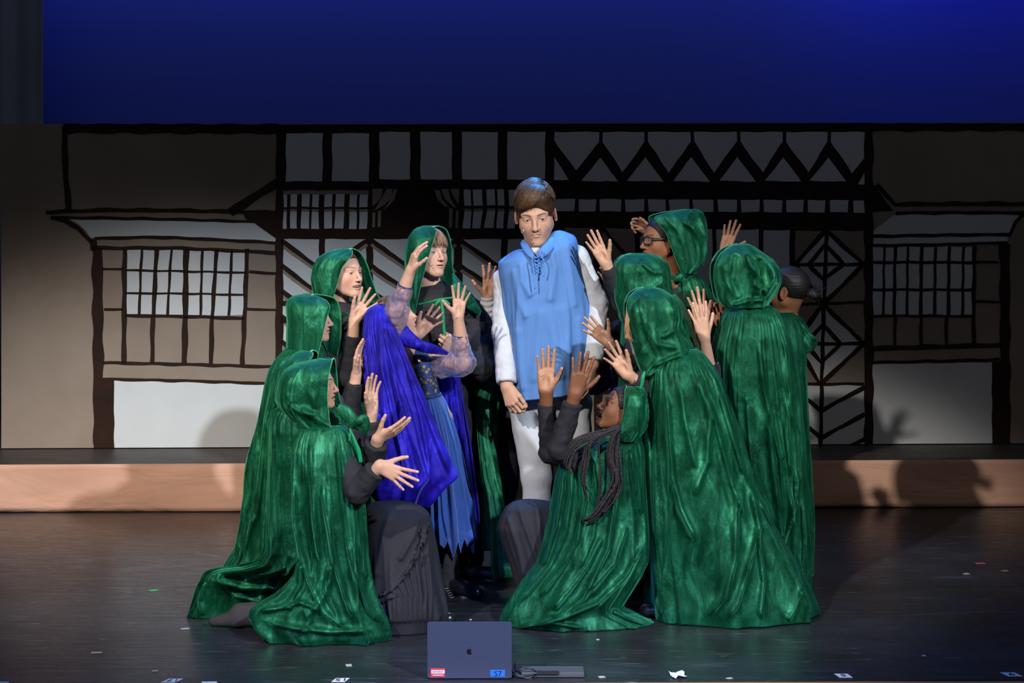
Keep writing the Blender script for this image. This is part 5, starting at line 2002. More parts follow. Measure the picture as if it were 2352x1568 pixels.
# partly hidden hood between the second figure and the kneeling one
P3 = person('mostly hidden hooded figure right behind the left front kneeler, one flat hand showing', 8.48, (695, 874), 70, 0, 0, 0.80, 'pale',
            dict(brow=(0.03, 0.02, 0.015)), neck=(690, 945, 0.02), byaw=75, pelvis=(690, 1150), sw=0.13,
            arms=(dict(s=-1, el=(842, 1048, -0.12), wr=(853, 948, -0.16), tip=(853, 855, -0.16), th=(-0.6, -0.2, -0.6), palm=(0.7, 0, -0.5), cf=0.84, hs=0.90, curl=(0.14, 0.14, 0.14, 0.18), sp=0.5, thumb=0.55, r=(0.052, 0.046, 0.040)),),
            legs=(((690, 1170), (760, 1340), (650, 1385, 0.0), (-1, 0, 0)), ((700, 1170, 0.1), (770, 1340, 0.1), (650, 1385, 0.12), (-1, 0, 0))),
            shirt=M['charcoal'], trousers=M['black'])
hair(P3, 'tight', (0.01, 0.008, 0.007))
hood(P3, [(805, 712, 696, 716), (808, 722, 684, 724), (815, 721, 673, 726), (826, 712, 661, 724), (851, 702, 645, 720), (882, 700, 640, 716), (930, 700, 642, 716)], 8.48, 0.115, 40, seed=9, amp=0.005)
rows = [(925, 745, 650, 8.5, 0.07), (945, 755, 640, 8.5, 0.10), (1100, 765, 645, 8.5, 0.10), (1300, 770, 640, 8.5, 0.12), (1406, 780, 630, 8.5, 0.14)]
cape(P3, rows, seed=53, nu=120, nv=90)

# kneeling in front at left
P4 = person('kneeling hooded figure at the left front, hands held out over a black ruffled skirt', 8.12, (724, 884), 84, 3, 0, 0.84, 'fair',
            dict(brow=(0.03, 0.02, 0.015), mouth='smile', eyes=0.7, smile=0.8, blush=0.3), neck=(708, 968, 0.02), byaw=65, pelvis=(745, 1170), sw=0.14,
            arms=(dict(s=1, sh=(800, 1010, 0.06), el=(846, 1096, 0.0), wr=(867, 1008, -0.12), tip=(938, 972, -0.14), th=(0.2, -0.75, -0.7), palm=(0.1, -1.0, 0.6), cf=0.90, hs=0.86, curl=(0.10, 0.12, 0.18, 0.26), sp=0.6, thumb=0.7, r=(0.054, 0.050, 0.046)),
                  dict(s=-1, sh=(780, 1020, -0.08), el=(822, 1128, -0.20), wr=(872, 1070, -0.26), tip=(940, 1102, -0.28), th=(0.6, -0.9, 0), palm=(0, 0, 1), cf=0.84, hs=0.88, curl=(0.06, 0.10, 0.10, 0.14), sp=1.5, thumb=0.75, r=(0.054, 0.050, 0.044))),
            legs=(((790, 1245, 0.12), (935, 1232, 0.14), (945, 1395, 0.14), (1, 0, -0.1)), ((760, 1200, 0.0), (790, 1395, 0.0), (600, 1412, 0.11), (-1, 0, 0))),
            shirt=M['charcoal'], trousers=None, shoes=False)
hair(P4, 'tight', (0.012, 0.009, 0.008))
hood(P4, [(823, 764, 738, 764), (828, 765, 713, 766), (834, 764, 684, 766), (840, 763, 668, 766), (849, 761, 654, 766), (869, 759, 641, 768), (902, 757, 636, 770), (923, 758, 637, 774), (940, 760, 648, 780), (959, 762, 668, 790), (975, 768, 690, 800), (989, 778, 712, 805), (1003, 792, 742, 806), (1012, 803, 770, 808)], 8.12, 0.135, 45, seed=12, amp=0.010, base=0.95,
     traced=[([(690, 935), (720, 955), (770, 985), (800, 1008)], 6, 0.018), ([(655, 925), (690, 945), (730, 950)], 6, 0.016), ([(720, 850), (712, 900), (730, 940)], 8, 0.012), ([(670, 860), (660, 900), (668, 930)], 9, 0.010)])
rows = [(930, 770, 655, 8.17, 0.09), (940, 785, 632, 8.17, 0.13), (955, 795, 623, 8.18, 0.15), (985, 800, 620, 8.18, 0.16), (1035, 808, 620, 8.18, 0.16), (1178, 825, 621, 8.18, 0.16), (1262, 835, 618, 8.18, 0.16), (1288, 838, 600, 8.22, 0.14, 0.10), (1300, 838, 560, 8.28, 0.12, 0.07), (1307, 835, 500, 8.34, 0.10, 0.05), (1316, 830, 480, 8.37, 0.08, 0.05),
        (1345, 820, 467, 8.39, 0.06, 0.05), (1385, 800, 450, 8.40, 0.05, 0.05), (1418, 780, 432, 8.41, 0.05, 0.05)]
cape(P4, rows, seed=54, n_folds=20, amp=0.016, nu=300, nv=230, sk=2,
     traced=[([(480, 1320), (560, 1345), (640, 1345), (692, 1270)], 8, 0.040), ([(495, 1310), (540, 1365), (620, 1385)], 7, 0.022), ([(470, 1335), (460, 1380), (470, 1412)], 6, 0.015), ([(645, 950), (640, 1080), (645, 1250)], 7, 0.014), ([(630, 960), (624, 1100), (626, 1260)], 6, 0.012), ([(560, 1330), (600, 1320), (660, 1300)], 6, 0.020)])
# the part gathered over the near arm, falling to the floor in front
rows = [(975, 790, 705, 8.04, 0.04), (985, 800, 690, 8.03, 0.06), (1010, 810, 679, 8.02, 0.075), (1035, 817, 673, 8.01, 0.08), (1086, 829, 670, 8.00, 0.08), (1178, 836, 672, 8.00, 0.08), (1232, 838, 683, 8.00, 0.08), (1275, 841, 692, 8.00, 0.08), (1320, 848, 684, 8.00, 0.085), (1345, 853, 665, 8.00, 0.09), (1368, 860, 640, 8.00, 0.095), (1390, 868, 604, 8.00, 0.10), (1402, 874, 587, 8.00, 0.10),
        (1422, 884, 580, 8.00, 0.10), (1440, 890, 590, 8.00, 0.10), (1455, 893, 606, 8.00, 0.10), (1470, 885, 622, 8.00, 0.09)]
cape(P4, rows, name='cape_fold', th0=6, seed=58, n_folds=16, amp=0.016, nu=300, nv=260, sk=2, pleats=(0.03, 0.35, 30, 0.0055),
     traced=[([(743, 1100), (750, 1180), (760, 1235), (775, 1307), (794, 1368), (815, 1422)], 6, 0.030), ([(675, 1100), (678, 1200), (690, 1262), (713, 1334), (747, 1402), (790, 1440)], 6, 0.030), ([(815, 1240), (828, 1350), (850, 1400), (874, 1428)], 6, 0.026),
             ([(776, 1010), (785, 1130), (800, 1250), (822, 1340)], 6, 0.020), ([(715, 1010), (716, 1100), (722, 1200), (735, 1290)], 6, 0.018), ([(755, 1290), (748, 1350), (772, 1400), (784, 1440)], 6, 0.024), ([(693, 1290), (690, 1340), (668, 1380), (660, 1400)], 6, 0.022), ([(600, 1400), (650, 1392), (690, 1380), (740, 1400)], 6, 0.020), ([(610, 1425), (680, 1440), (760, 1448), (850, 1445)], 7, 0.022), ([(700, 1395), (710, 1425), (700, 1450)], 5, 0.015), ([(820, 1130), (832, 1220), (838, 1330)], 5, 0.018)])
# twisted cloth and ribbon at the chest
ribbon('cape_collar', P4['root'], [PT(775, 935, 8.00), PT(795, 950, 7.99), PT(815, 972, 7.98), PT(826, 985, 7.98)], [0.045, 0.06, 0.05, 0.02], M['velvet'], 0.004)
ribbon('cape_collar', P4['root'], [PT(806, 982, 7.975), PT(822, 968, 7.965), PT(836, 962, 7.97), PT(838, 985, 7.975), PT(834, 998, 7.98)], [0.012, 0.028, 0.038, 0.045, 0.012], M['velvet'], 0.004)
ribbon('tie', P4['root'], [PT(805, 984, 7.96), PT(804, 1000, 7.955), PT(802, 1012, 7.955)], 0.008, M['satin_green'], 0.002)
ribbon('tie', P4['root'], [PT(806, 990, 7.955), PT(815, 1012, 7.95), PT(824, 1036, 7.95), PT(829, 1062, 7.95)], [0.008, 0.012, 0.018, 0.016], M['satin_green'], 0.002)
# skirt over the raised knee
rows = [(1154, 905, 890, 8.28, 0.004), (1155, 925, 865, 8.28, 0.05), (1158, 946, 850, 8.28, 0.085), (1166, 968, 842, 8.27, 0.115), (1180, 984, 838, 8.26, 0.135), (1205, 992, 835, 8.26, 0.15), (1240, 998, 832, 8.26, 0.16), (1330, 1008, 832, 8.25, 0.17), (1380, 1020, 836, 8.25, 0.18), (1405, 1024, 838, 8.25, 0.18), (1437, 1012, 842, 8.25, 0.17)]
ruf = [(988, 1195), (975, 1240), (955, 1280), (930, 1320), (900, 1352), (868, 1372)]
V, F, (nv_, nu_) = drape(rows, th0=3, nu=240, nv=170, n_folds=14, amp=0.014, seed=14, wf=(0.010, 0.022), ramp_=(0.35, 0.3), amp_top=0.05,
                         traced=[(ruf, 4, 0.014), ([(965, 1175), (950, 1230), (915, 1290)], 7, 0.012), ([(900, 1165), (880, 1230), (862, 1330)], 8, 0.012)] + [([(ruf[0][0] + (ruf[-1][0] - ruf[0][0]) * t + 6, ruf[0][1] + (ruf[-1][1] - ruf[0][1]) * t ** 0.8 + 14), (ruf[0][0] + (ruf[-1][0] - ruf[0][0]) * t * 0.9 + 14, 1360 + 10 * t), (ruf[0][0] + (ruf[-1][0] - ruf[0][0]) * t * 0.85 + 10, 1432)], 3.2, 0.013) for t in np.linspace(0.1, 1, 9)])
o = mesh_obj('skirt', V, F, M['charcoal'], P4['root'])
md_ = o.modifiers.new('t', 'SOLIDIFY')
md_.thickness = 0.003
mb = MB()
rpts = [PT(x, y, 8.075 - 0.012 * math.sin(i * 0.6)) for i, (x, y) in enumerate(curve_pts([(a, b, 0) for a, b in ruf], 60)[:, :2])]
rp = []
for i, p in enumerate(rpts):
    rp.append(p + np.array([0.005 * math.sin(i * 2.1), 0.004 * math.cos(i * 1.7), 0.005 * math.cos(i * 2.6)]))
mb.tube(rp, 0.0045, 6)
mb.build('ruffle', [M['charcoal']], o, True)
# dark trousers and soft boot of the trailing foot
sg = [(hip, kn, 0.080, 0.060, 0.02) for hip, kn, an, dr in P4['legs'][1:]] + [(kn, an, 0.060, 0.045, 0.02) for hip, kn, an, dr in P4['legs'][1:]]
V, F = sleeve_sdf(sg, 0.009, 0.003, (), 5, 30)
V[:, 2] = np.maximum(V[:, 2], 0.004)
mesh_obj('trousers', V, F, M['black'], P4['root'])
f = Field(PT(535, 1412, 8.23) - [0.16, 0.12, 0.12], PT(535, 1412, 8.23) + [0.16, 0.12, 0.10], 0.004)
f.cone(PT(490, 1427, 8.22), PT(545, 1420, 8.22), 0.020, 0.036, 0.02)
f.cone(PT(545, 1418, 8.22), PT(600, 1416, 8.22), 0.038, 0.042, 0.02)
f.cone(PT(552, 1404, 8.23), PT(590, 1404, 8.23), 0.036, 0.040, 0.02)
f.cut((0, 8.23, 0.005), (0, 0, -1), 0.003)
V, F = f.mesh()
V[:, 2] = np.maximum(V[:, 2], 0.004)
mesh_obj('boot', V, F, M['boot'], P4['root'])
shoe(P4['root'], P4['legs'][0][2], P4['legs'][0][3])

# tall hooded figure behind the girl in blue
P5 = person('tall hooded figure with brown fringe and black shirt, standing behind the girl in blue', 9.3, (986, 581), 38, 4, -2, 0.98, 'pale',
            dict(brow=(0.10, 0.06, 0.04), mouth='part', eyes=0.45, gaze=(1, -0.2, 0.1), blush=0.2, jaw=1.08), neck=(990, 672, 0.03), byaw=18, pelvis=(1015, 940), sw=0.165, chest=(1005, 705, 0.03), torso_r=0.125,
            arms=(dict(s=1, sh=(1082, 730, 0.02), el=(1112, 850, -0.10), wr=(1052, 812, -0.20), tip=(1012, 775, -0.22), th=(0.3, -1, 0), palm=(0, 0.2, 1), cf=0.90, hs=0.92, curl=(0.9, 0.95, 1.0, 1.0), sp=0.3, thumb=0.3, tc=0.8, r=(0.062, 0.054, 0.046)),),
            shirt=M['black'], trousers=M['black'])
hair(P5, 'fringe', (0.12, 0.07, 0.04), (0.30, 0.18, 0.11), 6)
hood(P5, [(519, 988, 974, 1004), (522, 1000, 960, 1016), (529, 1004, 949, 1025), (546, 998, 938, 1031), (577, 989, 932, 1036), (602, 981, 932, 1036), (630, 974, 934, 1040), (653, 968, 936, 1050), (680, 962, 938, 1058), (700, 958, 941, 1062), (718, 955, 945, 1064)], 9.3, 0.13, 42, seed=15, amp=0.006, n_folds=5,
     traced=[([(960, 560), (955, 620), (952, 700)], 5, 0.012)])
rows = [(655, 1058, 940, 9.44, 0.06), (665, 1075, 935, 9.44, 0.09), (690, 1092, 932, 9.45, 0.10), (712, 1104, 932, 9.45, 0.10), (800, 1112, 935, 9.46, 0.10), (1000, 1110, 935, 9.46, 0.11), (1292, 1110, 930, 9.46, 0.12)]
cape(P5, rows, seed=55, nu=160, nv=110, th0=10)
ribbon('cape_front', P5['root'], [PT(1040, 628, 9.22), PT(1052, 655, 9.17), PT(1066, 680, 9.15), PT(1085, 700, 9.18), PT(1104, 716, 9.22)], [0.012, 0.045, 0.056, 0.055, 0.016], M['velvet'], 0.005, 0.4)
ribbon('cape_front', P5['root'], [PT(1052, 672, 9.19), PT(1068, 690, 9.165), PT(1088, 706, 9.18), PT(1102, 722, 9.22)], [0.03, 0.05, 0.045, 0.012], M['velvet'], 0.005, 0.4)
ribbon('cape_front', P5['root'], [PT(1046, 650, 9.155), PT(1048, 668, 9.14), PT(1044, 684, 9.14)], [0.03, 0.04, 0.02], M['velvet'], 0.004, 0.2)
DT = 9.105
ribbon('tie', P5['root'], [PT(961, 699, DT + .05), PT(985, 694, DT), PT(1010, 687, DT - .01), PT(1045, 683, DT + .02)], 0.009, M['satin_green'], 0.002)
ribbon('tie', P5['root'], [PT(1012, 688, DT - .015), PT(1005, 694, DT - .02), PT(999, 701, DT - .02)], [0.010, 0.015, 0.010], M['satin_green'], 0.002)
ribbon('tie', P5['root'], [PT(1014, 688, DT - .015), PT(1024, 693, DT - .02), PT(1033, 700, DT - .02)], [0.010, 0.018, 0.012], M['satin_green'], 0.002)
ribbon('tie', P5['root'], [PT(1013, 688, DT - .015), PT(1017, 715, DT - .02), PT(1019, 745, DT - .02), PT(1021, 768, DT - .02)], [0.008, 0.015, 0.013, 0.014], M['satin_green'], 0.002)
mb = MB()
mb.tube(curve_pts([PT(983, 603, 9.18), PT(986, 608, 9.165), PT(990, 611, 9.155), PT(994, 608, 9.15)], 12), 0.0013, 6)
mb.build('microphone', [mat('mic_brown', (0.12, 0.06, 0.03, 1), 0.5)], P5['root'], True)

# hidden figure behind the young man, left: raised hand with grey cuff and dangling green cape
PN = person('figure hidden behind the young man, raised palm with grey cuff left of his shoulder', 9.52, (1212, 655), 0, 0, 0, 0.98, 'tan',
            None, neck=(1206, 735, 0.02), byaw=0, pelvis=(1195, 965), sw=0.14, rough=True,
            arms=(dict(s=-1, sh=(1150, 760, 0.0), el=(1128, 815, -0.06), wr=(1121, 684, -0.12), tip=(1130, 603, -0.13), th=(-1, -0.3, 0), palm=(0, 0, -1), cf=0.86, hs=0.90, curl=(0.12, 0.12, 0.16, 0.2), sp=1.4, thumb=0.85),),
            shirt=M['black'], trousers=M['black'])
a_, b_ = PT(1121, 690, 9.40), PT(1126, 742, 9.42)
V, F = sleeve_sdf([(a_, b_, 0.036, 0.050, 0.01), (b_, PT(1130, 770, 9.43), 0.050, 0.052, 0.01)], 0.004, 0.0, [(a_ + [0, 0, 0.012], (0, 0, 1), 0.06)], 3)
Nv = vnormals(V, F)
V = V + Nv * (0.0035 * np.sin(V[:, 2] * 230 + 3 * np.sin(V[:, 0] * 40)))[:, None]
mesh_obj('cuff', V, F, M['grey_cloth'], PN['root'])
hair(PN, 'tight', (0.02, 0.014, 0.01))
rows = [(770, 1165, 1110, 9.42, 0.03), (820, 1160, 1100, 9.40, 0.04), (900, 1150, 1088, 9.38, 0.05), (960, 1140, 1080, 9.36, 0.05), (1035, 1135, 1081, 9.34, 0.05), (1120, 1150, 1090, 9.30, 0.05), (1230, 1140, 1098, 9.28, 0.04), (1262, 1125, 1100, 9.27, 0.03)]
cape(PN, rows, name='cape', th0=4, seed=61, nu=110, nv=110, n_folds=8, amp=0.018, pleats=None, floor_z=0.12)
rows = [(790, 1172, 1140, 9.36, 0.02), (850, 1150, 1120, 9.34, 0.03), (912, 1128, 1092, 9.30, 0.03), (1000, 1122, 1096, 9.25, 0.03), (1100, 1140, 1108, 9.2, 0.03), (1130, 1150, 1120, 9.18, 0.03), (1190, 1165, 1127, 9.15, 0.03), (1250, 1176, 1129, 9.12, 0.03), (1310, 1186, 1130, 9.1, 0.03), (1335, 1178, 1140, 9.1, 0.03), (1345, 1160, 1146, 9.1, 0.02)]
cape(PN, rows, name='cape_fold', th0=4, seed=62, nu=90, nv=120, n_folds=6, amp=0.016, pleats=None, floor_z=0.03)

# ================================================================= hooded figures, right side
P6 = person('tall hooded girl with black glasses at the back right, smiling towards the left', 9.6, (1519, 552), -66, 0, 0, 1.0, 'brown',
            dict(brow=(0.02, 0.012, 0.01), mouth='smile', smile=0.8, eyes=0.8, blush=0.05), neck=(1540, 640, 0.02), byaw=-40, pelvis=(1588, 905), sw=0.14, chest=(1568, 690, 0.02),
            arms=(dict(s=1, sh=(1622, 720, 0.02), el=(1640, 700, 0.16), wr=(1664, 578, 0.06), tip=(1688, 498, 0.04), th=(1, 0.3, 0), palm=(0, 0, -1), cf=0.86, hs=0.88, curl=(0.06, 0.05, 0.06, 0.12), sp=0.9, thumb=0.8, pl=0.8, r=(0.052, 0.046, 0.038)),
                  dict(s=-1, el=(1470, 730, -0.10), wr=(1410, 660, -0.20), tip=(1376, 600, -0.22), th=(0.8, -0.6, 0), palm=(0.1, 0, -1), cf=0.85, hs=0.86, curl=(0.5, 0.55, 0.45, 0.4), sp=0.7, thumb=0.6, pl=0.7)),
            shirt=M['black'], trousers=M['black'])
hair(P6, 'tight', (0.010, 0.008, 0.008), (0.03, 0.025, 0.022))
hood(P6, [(481, 1583, 1602, 1575), (488, 1530, 1613, 1525), (497, 1498, 1617, 1492), (515, 1512, 1621, 1496), (530, 1525, 1623, 1500), (550, 1533, 1624, 1505), (581, 1544, 1623, 1512), (605, 1553, 1613, 1530), (626, 1562, 1585, 1545)], 9.6, 0.125, 36, seed=17,
     traced=[([(1565, 505), (1590, 525), (1612, 560)], 5, 0.014), ([(1575, 500), (1600, 530), (1620, 545)], 4, 0.010)])
rows = [(626, 1545, 1598, 9.62, 0.07), (640, 1538, 1615, 9.63, 0.11), (670, 1534, 1631, 9.64, 0.13), (720, 1532, 1640, 9.64, 0.13), (900, 1520, 1650, 9.64, 0.13), (1282, 1500, 1660, 9.64, 0.14)]
cape(P6, rows, seed=56, nu=160, nv=120)
ribbon('cape_collar', P6['root'], [PT(1540, 634, 9.50), PT(1552, 640, 9.47), PT(1566, 634, 9.47), PT(1580, 625, 9.5)], [0.02, 0.03, 0.03, 0.02], M['velvet'], 0.004)
# glasses, in head space
gm = mat('black_glasses_frame', (0.006, 0.006, 0.007, 1), 0.25, 0.5)
lens = mat('glasses_lens', (0.9, 0.9, 0.95, 1), 0.03, 0.5, Alpha=0.05)
mb, ml = MB(), MB()


def HP(P, v):
    return P['R'] @ (np.array(v) * P['s']) + P['T']


for sg_ in (-1, 1):
    ring, lp = [], []
    for t in np.linspace(0, 2 * math.pi, 33):
        c_, s_ = math.cos(t), math.sin(t)
        yy = 0.033 * sg_ + 0.0255 * np.sign(c_) * abs(c_) ** 0.6
        z_ = 0.001 + 0.0175 * np.sign(s_) * abs(s_) ** 0.6
        xx = 0.0985 - 9.0 * (yy * yy) * 0.5
        ring.append(HP(P6, (xx, yy, z_)))
    mb.tube(ring, 0.0028, 7)
    c0 = HP(P6, (0.094, 0.033 * sg_, 0.001))
    ml.add([c0] + ring[:-1], [(0, 1 + k, 1 + (k + 1) % 32) for k in range(32)])
    mb.tube([HP(P6, (0.083, 0.058 * sg_, 0.012)), HP(P6, (0.078, 0.070 * sg_, 0.012)), HP(P6, (0.03, 0.0835 * sg_, 0.010)), HP(P6, (-0.01, 0.085 * sg_, 0.006))], [0.0032, 0.0032, 0.0028], 7)
mb.tube([HP(P6, (0.0985, -0.0085, 0.006)), HP(P6, (0.1015, 0, 0.009)), HP(P6, (0.0985, 0.0085, 0.006))], 0.0026, 7)
gl = mb.build('glasses', [gm], P6['root'], True)
ml.build('lens', [lens], gl, True)
mb = MB()
for t in np.linspace(-0.7, 0.7, 7):
    mb.box(HP(P6, (0.0885 - 0.017 * t * t, 0.026 * t, -0.0595)), (0.0026, 0.0026, 0.0026))
mb.build('braces', [mat('steel_braces', (0.6, 0.6, 0.65, 1), 0.3, 0.5, 0.9)], P6['root'])

# another figure hidden at the back right with a hand up behind the glasses
PM = person('figure hidden at the back right, curled hand raised behind the girl with glasses', 9.86, (1476, 655), -30, 0, 0, 0.95, 'tan', None, neck=(1480, 735, 0.02), byaw=-30, pelvis=(1480, 930), sw=0.13, rough=True,
            arms=(dict(s=1, sh=(1520, 750, 0), el=(1515, 640, 0.05), wr=(1498, 533, 0.0), tip=(1450, 506, 0.0), th=(-0.3, -0.9, -0.3), palm=(-0.1, 1, -0.4), cf=0.5, hs=0.84, curl=(0.45, 0.6, 0.7, 0.8), sp=0.7, thumb=0.4),),
            shirt=M['black'], trousers=M['black'])

hair(PM, 'tight', (0.02, 0.014, 0.01))
P7 = person('hooded figure facing away directly below the girl with glasses, two open hands raised', 9.0, (1476, 650), -92, 3, 0, 0.98, 'fair', None, neck=(1488, 722, 0.02), byaw=-85, pelvis=(1535, 960), sw=0.13, rough=True,
            arms=(dict(s=1, sh=(1470, 745, -0.10), el=(1428, 690, -0.02), wr=(1392, 604, -0.06), tip=(1351, 527, -0.08), th=(0.9, -0.5, 0), palm=(0, 0, -1), cf=0.86, hs=0.88, curl=(0.05, 0.05, 0.06, 0.1), sp=0.7, thumb=0.55),
                  dict(s=-1, sh=(1470, 770, -0.14), el=(1440, 850, -0.20), wr=(1398, 785, -0.28), tip=(1343, 736, -0.30), th=(0.5, -1, 0), palm=(0, 0, -1), cf=0.86, hs=0.84, curl=(0.12, 0.1, 0.1, 0.12), sp=0.8, thumb=0.75)),
            shirt=M['black'], trousers=M['black'])
hood(P7, [(582, 1452, 1492), (586, 1434, 1506), (592, 1422, 1518), (603, 1413, 1529), (620, 1410, 1534), (642, 1409, 1536), (660, 1410, 1538), (685, 1411, 1548), (712, 1420, 1558), (735, 1426, 1562)], 9.0, 0.12, 40, seed=19, th0=35, traced=[([(1533, 625), (1500, 625), (1470, 600)], 5, 0.012), ([(1530, 640), (1495, 665), (1440, 700)], 7, 0.012)])
rows = [(675, 1440, 1550, 9.03, 0.09), (695, 1436, 1567, 9.03, 0.13), (720, 1433, 1579, 9.03, 0.14), (760, 1428, 1593, 9.03, 0.14), (800, 1425, 1606, 9.03, 0.15), (900, 1420, 1620, 9.03, 0.15), (1344, 1410, 1620, 9.03, 0.15)]
cape(P7, rows, seed=57, nu=170, nv=130, traced=[([(1545, 680), (1575, 740), (1595, 800)], 5, 0.02), ([(1530, 690), (1560, 760), (1575, 820)], 5, 0.014)])

P8 = person('hooded figure bending forward at the right front, back turned, one open palm held out', 8.47, (1494, 750), -105, -8, 0, 1.02, 'fair', None, neck=(1525, 835, 0.02), byaw=-100, pelvis=(1575, 1080), sw=0.14, rough=True,
            arms=(dict(s=1, sh=(1535, 885, 0.0), el=(1505, 912, -0.04), wr=(1442, 860, -0.12), tip=(1396, 795, -0.14), th=(0.3, -1, 0), palm=(0, 0, -1), cf=0.80, hs=0.88, curl=(0.08, 0.12, 0.16, 0.2), sp=1.35, thumb=0.35, r=(0.042, 0.040, 0.042)),),
            shirt=M['black'], trousers=M['black'])
hood(P8, [(660, 1480, 1502), (664, 1462, 1520), (672, 1450, 1534), (682, 1441, 1546), (705, 1436, 1557), (729, 1437, 1560), (748, 1441, 1556), (760, 1443, 1562), (775, 1447, 1574), (790, 1451, 1584), (808, 1456, 1590), (822, 1461, 1572), (836, 1466, 1535), (848, 1471, 1505), (855, 1474, 1490)], 8.47, 0.135, 45, seed=23, th0=38, amp=0.012,
     traced=[([(1500, 840), (1540, 822), (1585, 806)], 5, 0.024), ([(1545, 700), (1556, 735), (1545, 760), (1515, 775)], 6, 0.016), ([(1500, 690), (1490, 740), (1510, 790), (1560, 800)], 8, 0.014), ([(1460, 700), (1465, 760), (1480, 820)], 8, 0.010)])
rows = [(800, 1548, 1598, 8.47, 0.07), (808, 1530, 1608, 8.46, 0.11), (820, 1508, 1619, 8.46, 0.14), (845, 1488, 1638, 8.45, 0.17), (867, 1484, 1653, 8.45, 0.18), (898, 1482, 1664, 8.45, 0.19), (1000, 1481, 1697, 8.45, 0.20), (1100, 1483, 1721, 8.45, 0.21), (1199, 1487, 1765, 8.45, 0.22), (1282, 1491, 1814, 8.45, 0.225), (1349, 1494, 1848, 8.45, 0.23), (1385, 1495, 1862, 8.45, 0.235), (1414, 1500, 1869, 8.45, 0.235)]
cape(P8, rows, th0=4, seed=59, n_folds=20, amp=0.017, nu=340, nv=260, pleats=(0.015, 0.22, 40, 0.006),
     traced=[([(1530, 900), (1535, 1000), (1545, 1100), (1562, 1166), (1601, 1246)], 9, 0.034), ([(1600, 860), (1630, 960), (1622, 1060), (1590, 1140)], 10, 0.022), ([(1724, 1117), (1742, 1209), (1730, 1259), (1692, 1382), (1664, 1425)], 6, 0.034), ([(1704, 1100), (1690, 1166), (1686, 1286), (1664, 1365), (1617, 1418)], 8, 0.034),
             ([(1735, 1200), (1752, 1332), (1745, 1400), (1752, 1424)], 5, 0.030), ([(1740, 1140), (1790, 1240), (1840, 1345), (1862, 1410)], 6, 0.022), ([(1843, 1350), (1825, 1395), (1808, 1425)], 6, 0.020), ([(1620, 900), (1650, 1000), (1680, 1110), (1710, 1190)], 6, 0.022), ([(1650, 900), (1680, 1000), (1708, 1090)], 5, 0.020), ([(1560, 880), (1575, 980), (1600, 1080)], 7, 0.016),
             ([(1497, 1290), (1500, 1370), (1520, 1418)], 6, 0.014), ([(1490, 1000), (1492, 1120), (1500, 1240)], 6, 0.012)])
ribbon('tie', P8['root'], [PT(1481, 852, 8.27), PT(1477, 866, 8.26), PT(1474, 884, 8.26), PT(1470, 893, 8.26)], [0.008, 0.016, 0.014, 0.008], M['satin_green'], 0.002)
parts = Parts()
for k in range(9):
    x = 1437 + 1.1 * k
    Vt, Ft = tube_mesh(curve_pts([PT(x + 3, 705 + k, 8.38), PT(x - 1, 740, 8.36), PT(x - 2 + (k % 4) * 2, 765, 8.35), PT(x + 6 + (k % 3) * 3, 786, 8.35)], 14), [0.0016, 0.0016, 0.0007], 5)
    parts.add(np.array(Vt), Ft, (0.22 + 0.02 * (k % 5), 0.13, 0.06), 0)
parts.build('hair', [M['hair']], P8['root'])

P9 = person('hooded figure standing at right with back turned, pleated cape, two pale hands raised', 9.0, (1702, 645), -118, 0, 0, 1.05, 'fair', None, neck=(1712, 722, 0.02), byaw=-115, pelvis=(1735, 970), sw=0.14, rough=True,
            arms=(dict(s=1, sh=(1692, 790, -0.04), r=(0.040, 0.040, 0.036), el=(1634, 885, -0.10), wr=(1617, 775, -0.14), tip=(1600, 688, -0.13), th=(1, -0.2, 0), palm=(0.1, 0, 1), cf=0.45, hs=0.92, curl=(0.10, 0.06, 0.08, 0.1), sp=1.1, thumb=0.5),
                  dict(s=-1, sh=(1690, 790, 0.06), r=(0.040, 0.040, 0.036), el=(1630, 880, 0.02), wr=(1613, 745, 0.02), tip=(1594, 652, 0.02), th=(1, -0.2, 0), palm=(0.1, 0, -1), cf=0.5, hs=0.92, curl=(0.12, 0.08, 0.1, 0.14), sp=1.0, thumb=0.4)),
            shirt=M['black'], trousers=M['black'])
hood(P9, [(560, 1695, 1716), (564, 1676, 1728), (572, 1662, 1738), (582, 1650, 1752), (597, 1641, 1772), (612, 1636, 1784), (634, 1635, 1791), (650, 1637, 1789), (665, 1640, 1782), (680, 1643, 1772), (692, 1649, 1765), (703, 1662, 1758)], 9.0, 0.13, 44, seed=29, th0=36, amp=0.014, n_folds=10,
     traced=[([(1710, 575), (1722, 610), (1745, 640), (1740, 680)], 6, 0.024), ([(1740, 600), (1725, 625), (1735, 655), (1760, 670)], 5, 0.020), ([(1660, 600), (1668, 650), (1700, 690)], 8, 0.012), ([(1682, 700), (1720, 690), (1760, 688)], 4, 0.018), ([(1770, 610), (1778, 640), (1765, 665)], 5, 0.018), ([(1744, 590), (1746, 640), (1756, 690)], 6, -0.030), ([(1690, 580), (1680, 640), (1700, 700)], 8, -0.014), ([(1762, 600), (1775, 625), (1780, 655)], 7, 0.02)])
rows = [(700, 1682, 1764, 9.0, 0.08), (708, 1674, 1777, 9.0, 0.12), (725, 1664, 1788, 9.0, 0.15), (741, 1658, 1797, 9.0, 0.17), (769, 1648, 1806, 9.0, 0.18), (797, 1641, 1814, 9.0, 0.18), (850, 1637, 1822, 9.0, 0.19), (898, 1635, 1828, 9.0, 0.19), (1000, 1640, 1837, 9.0, 0.19), (1100, 1650, 1843, 9.0, 0.19), (1200, 1660, 1850, 9.0, 0.19), (1300, 1665, 1855, 9.0, 0.19), (1349, 1670, 1853, 9.0, 0.19)]
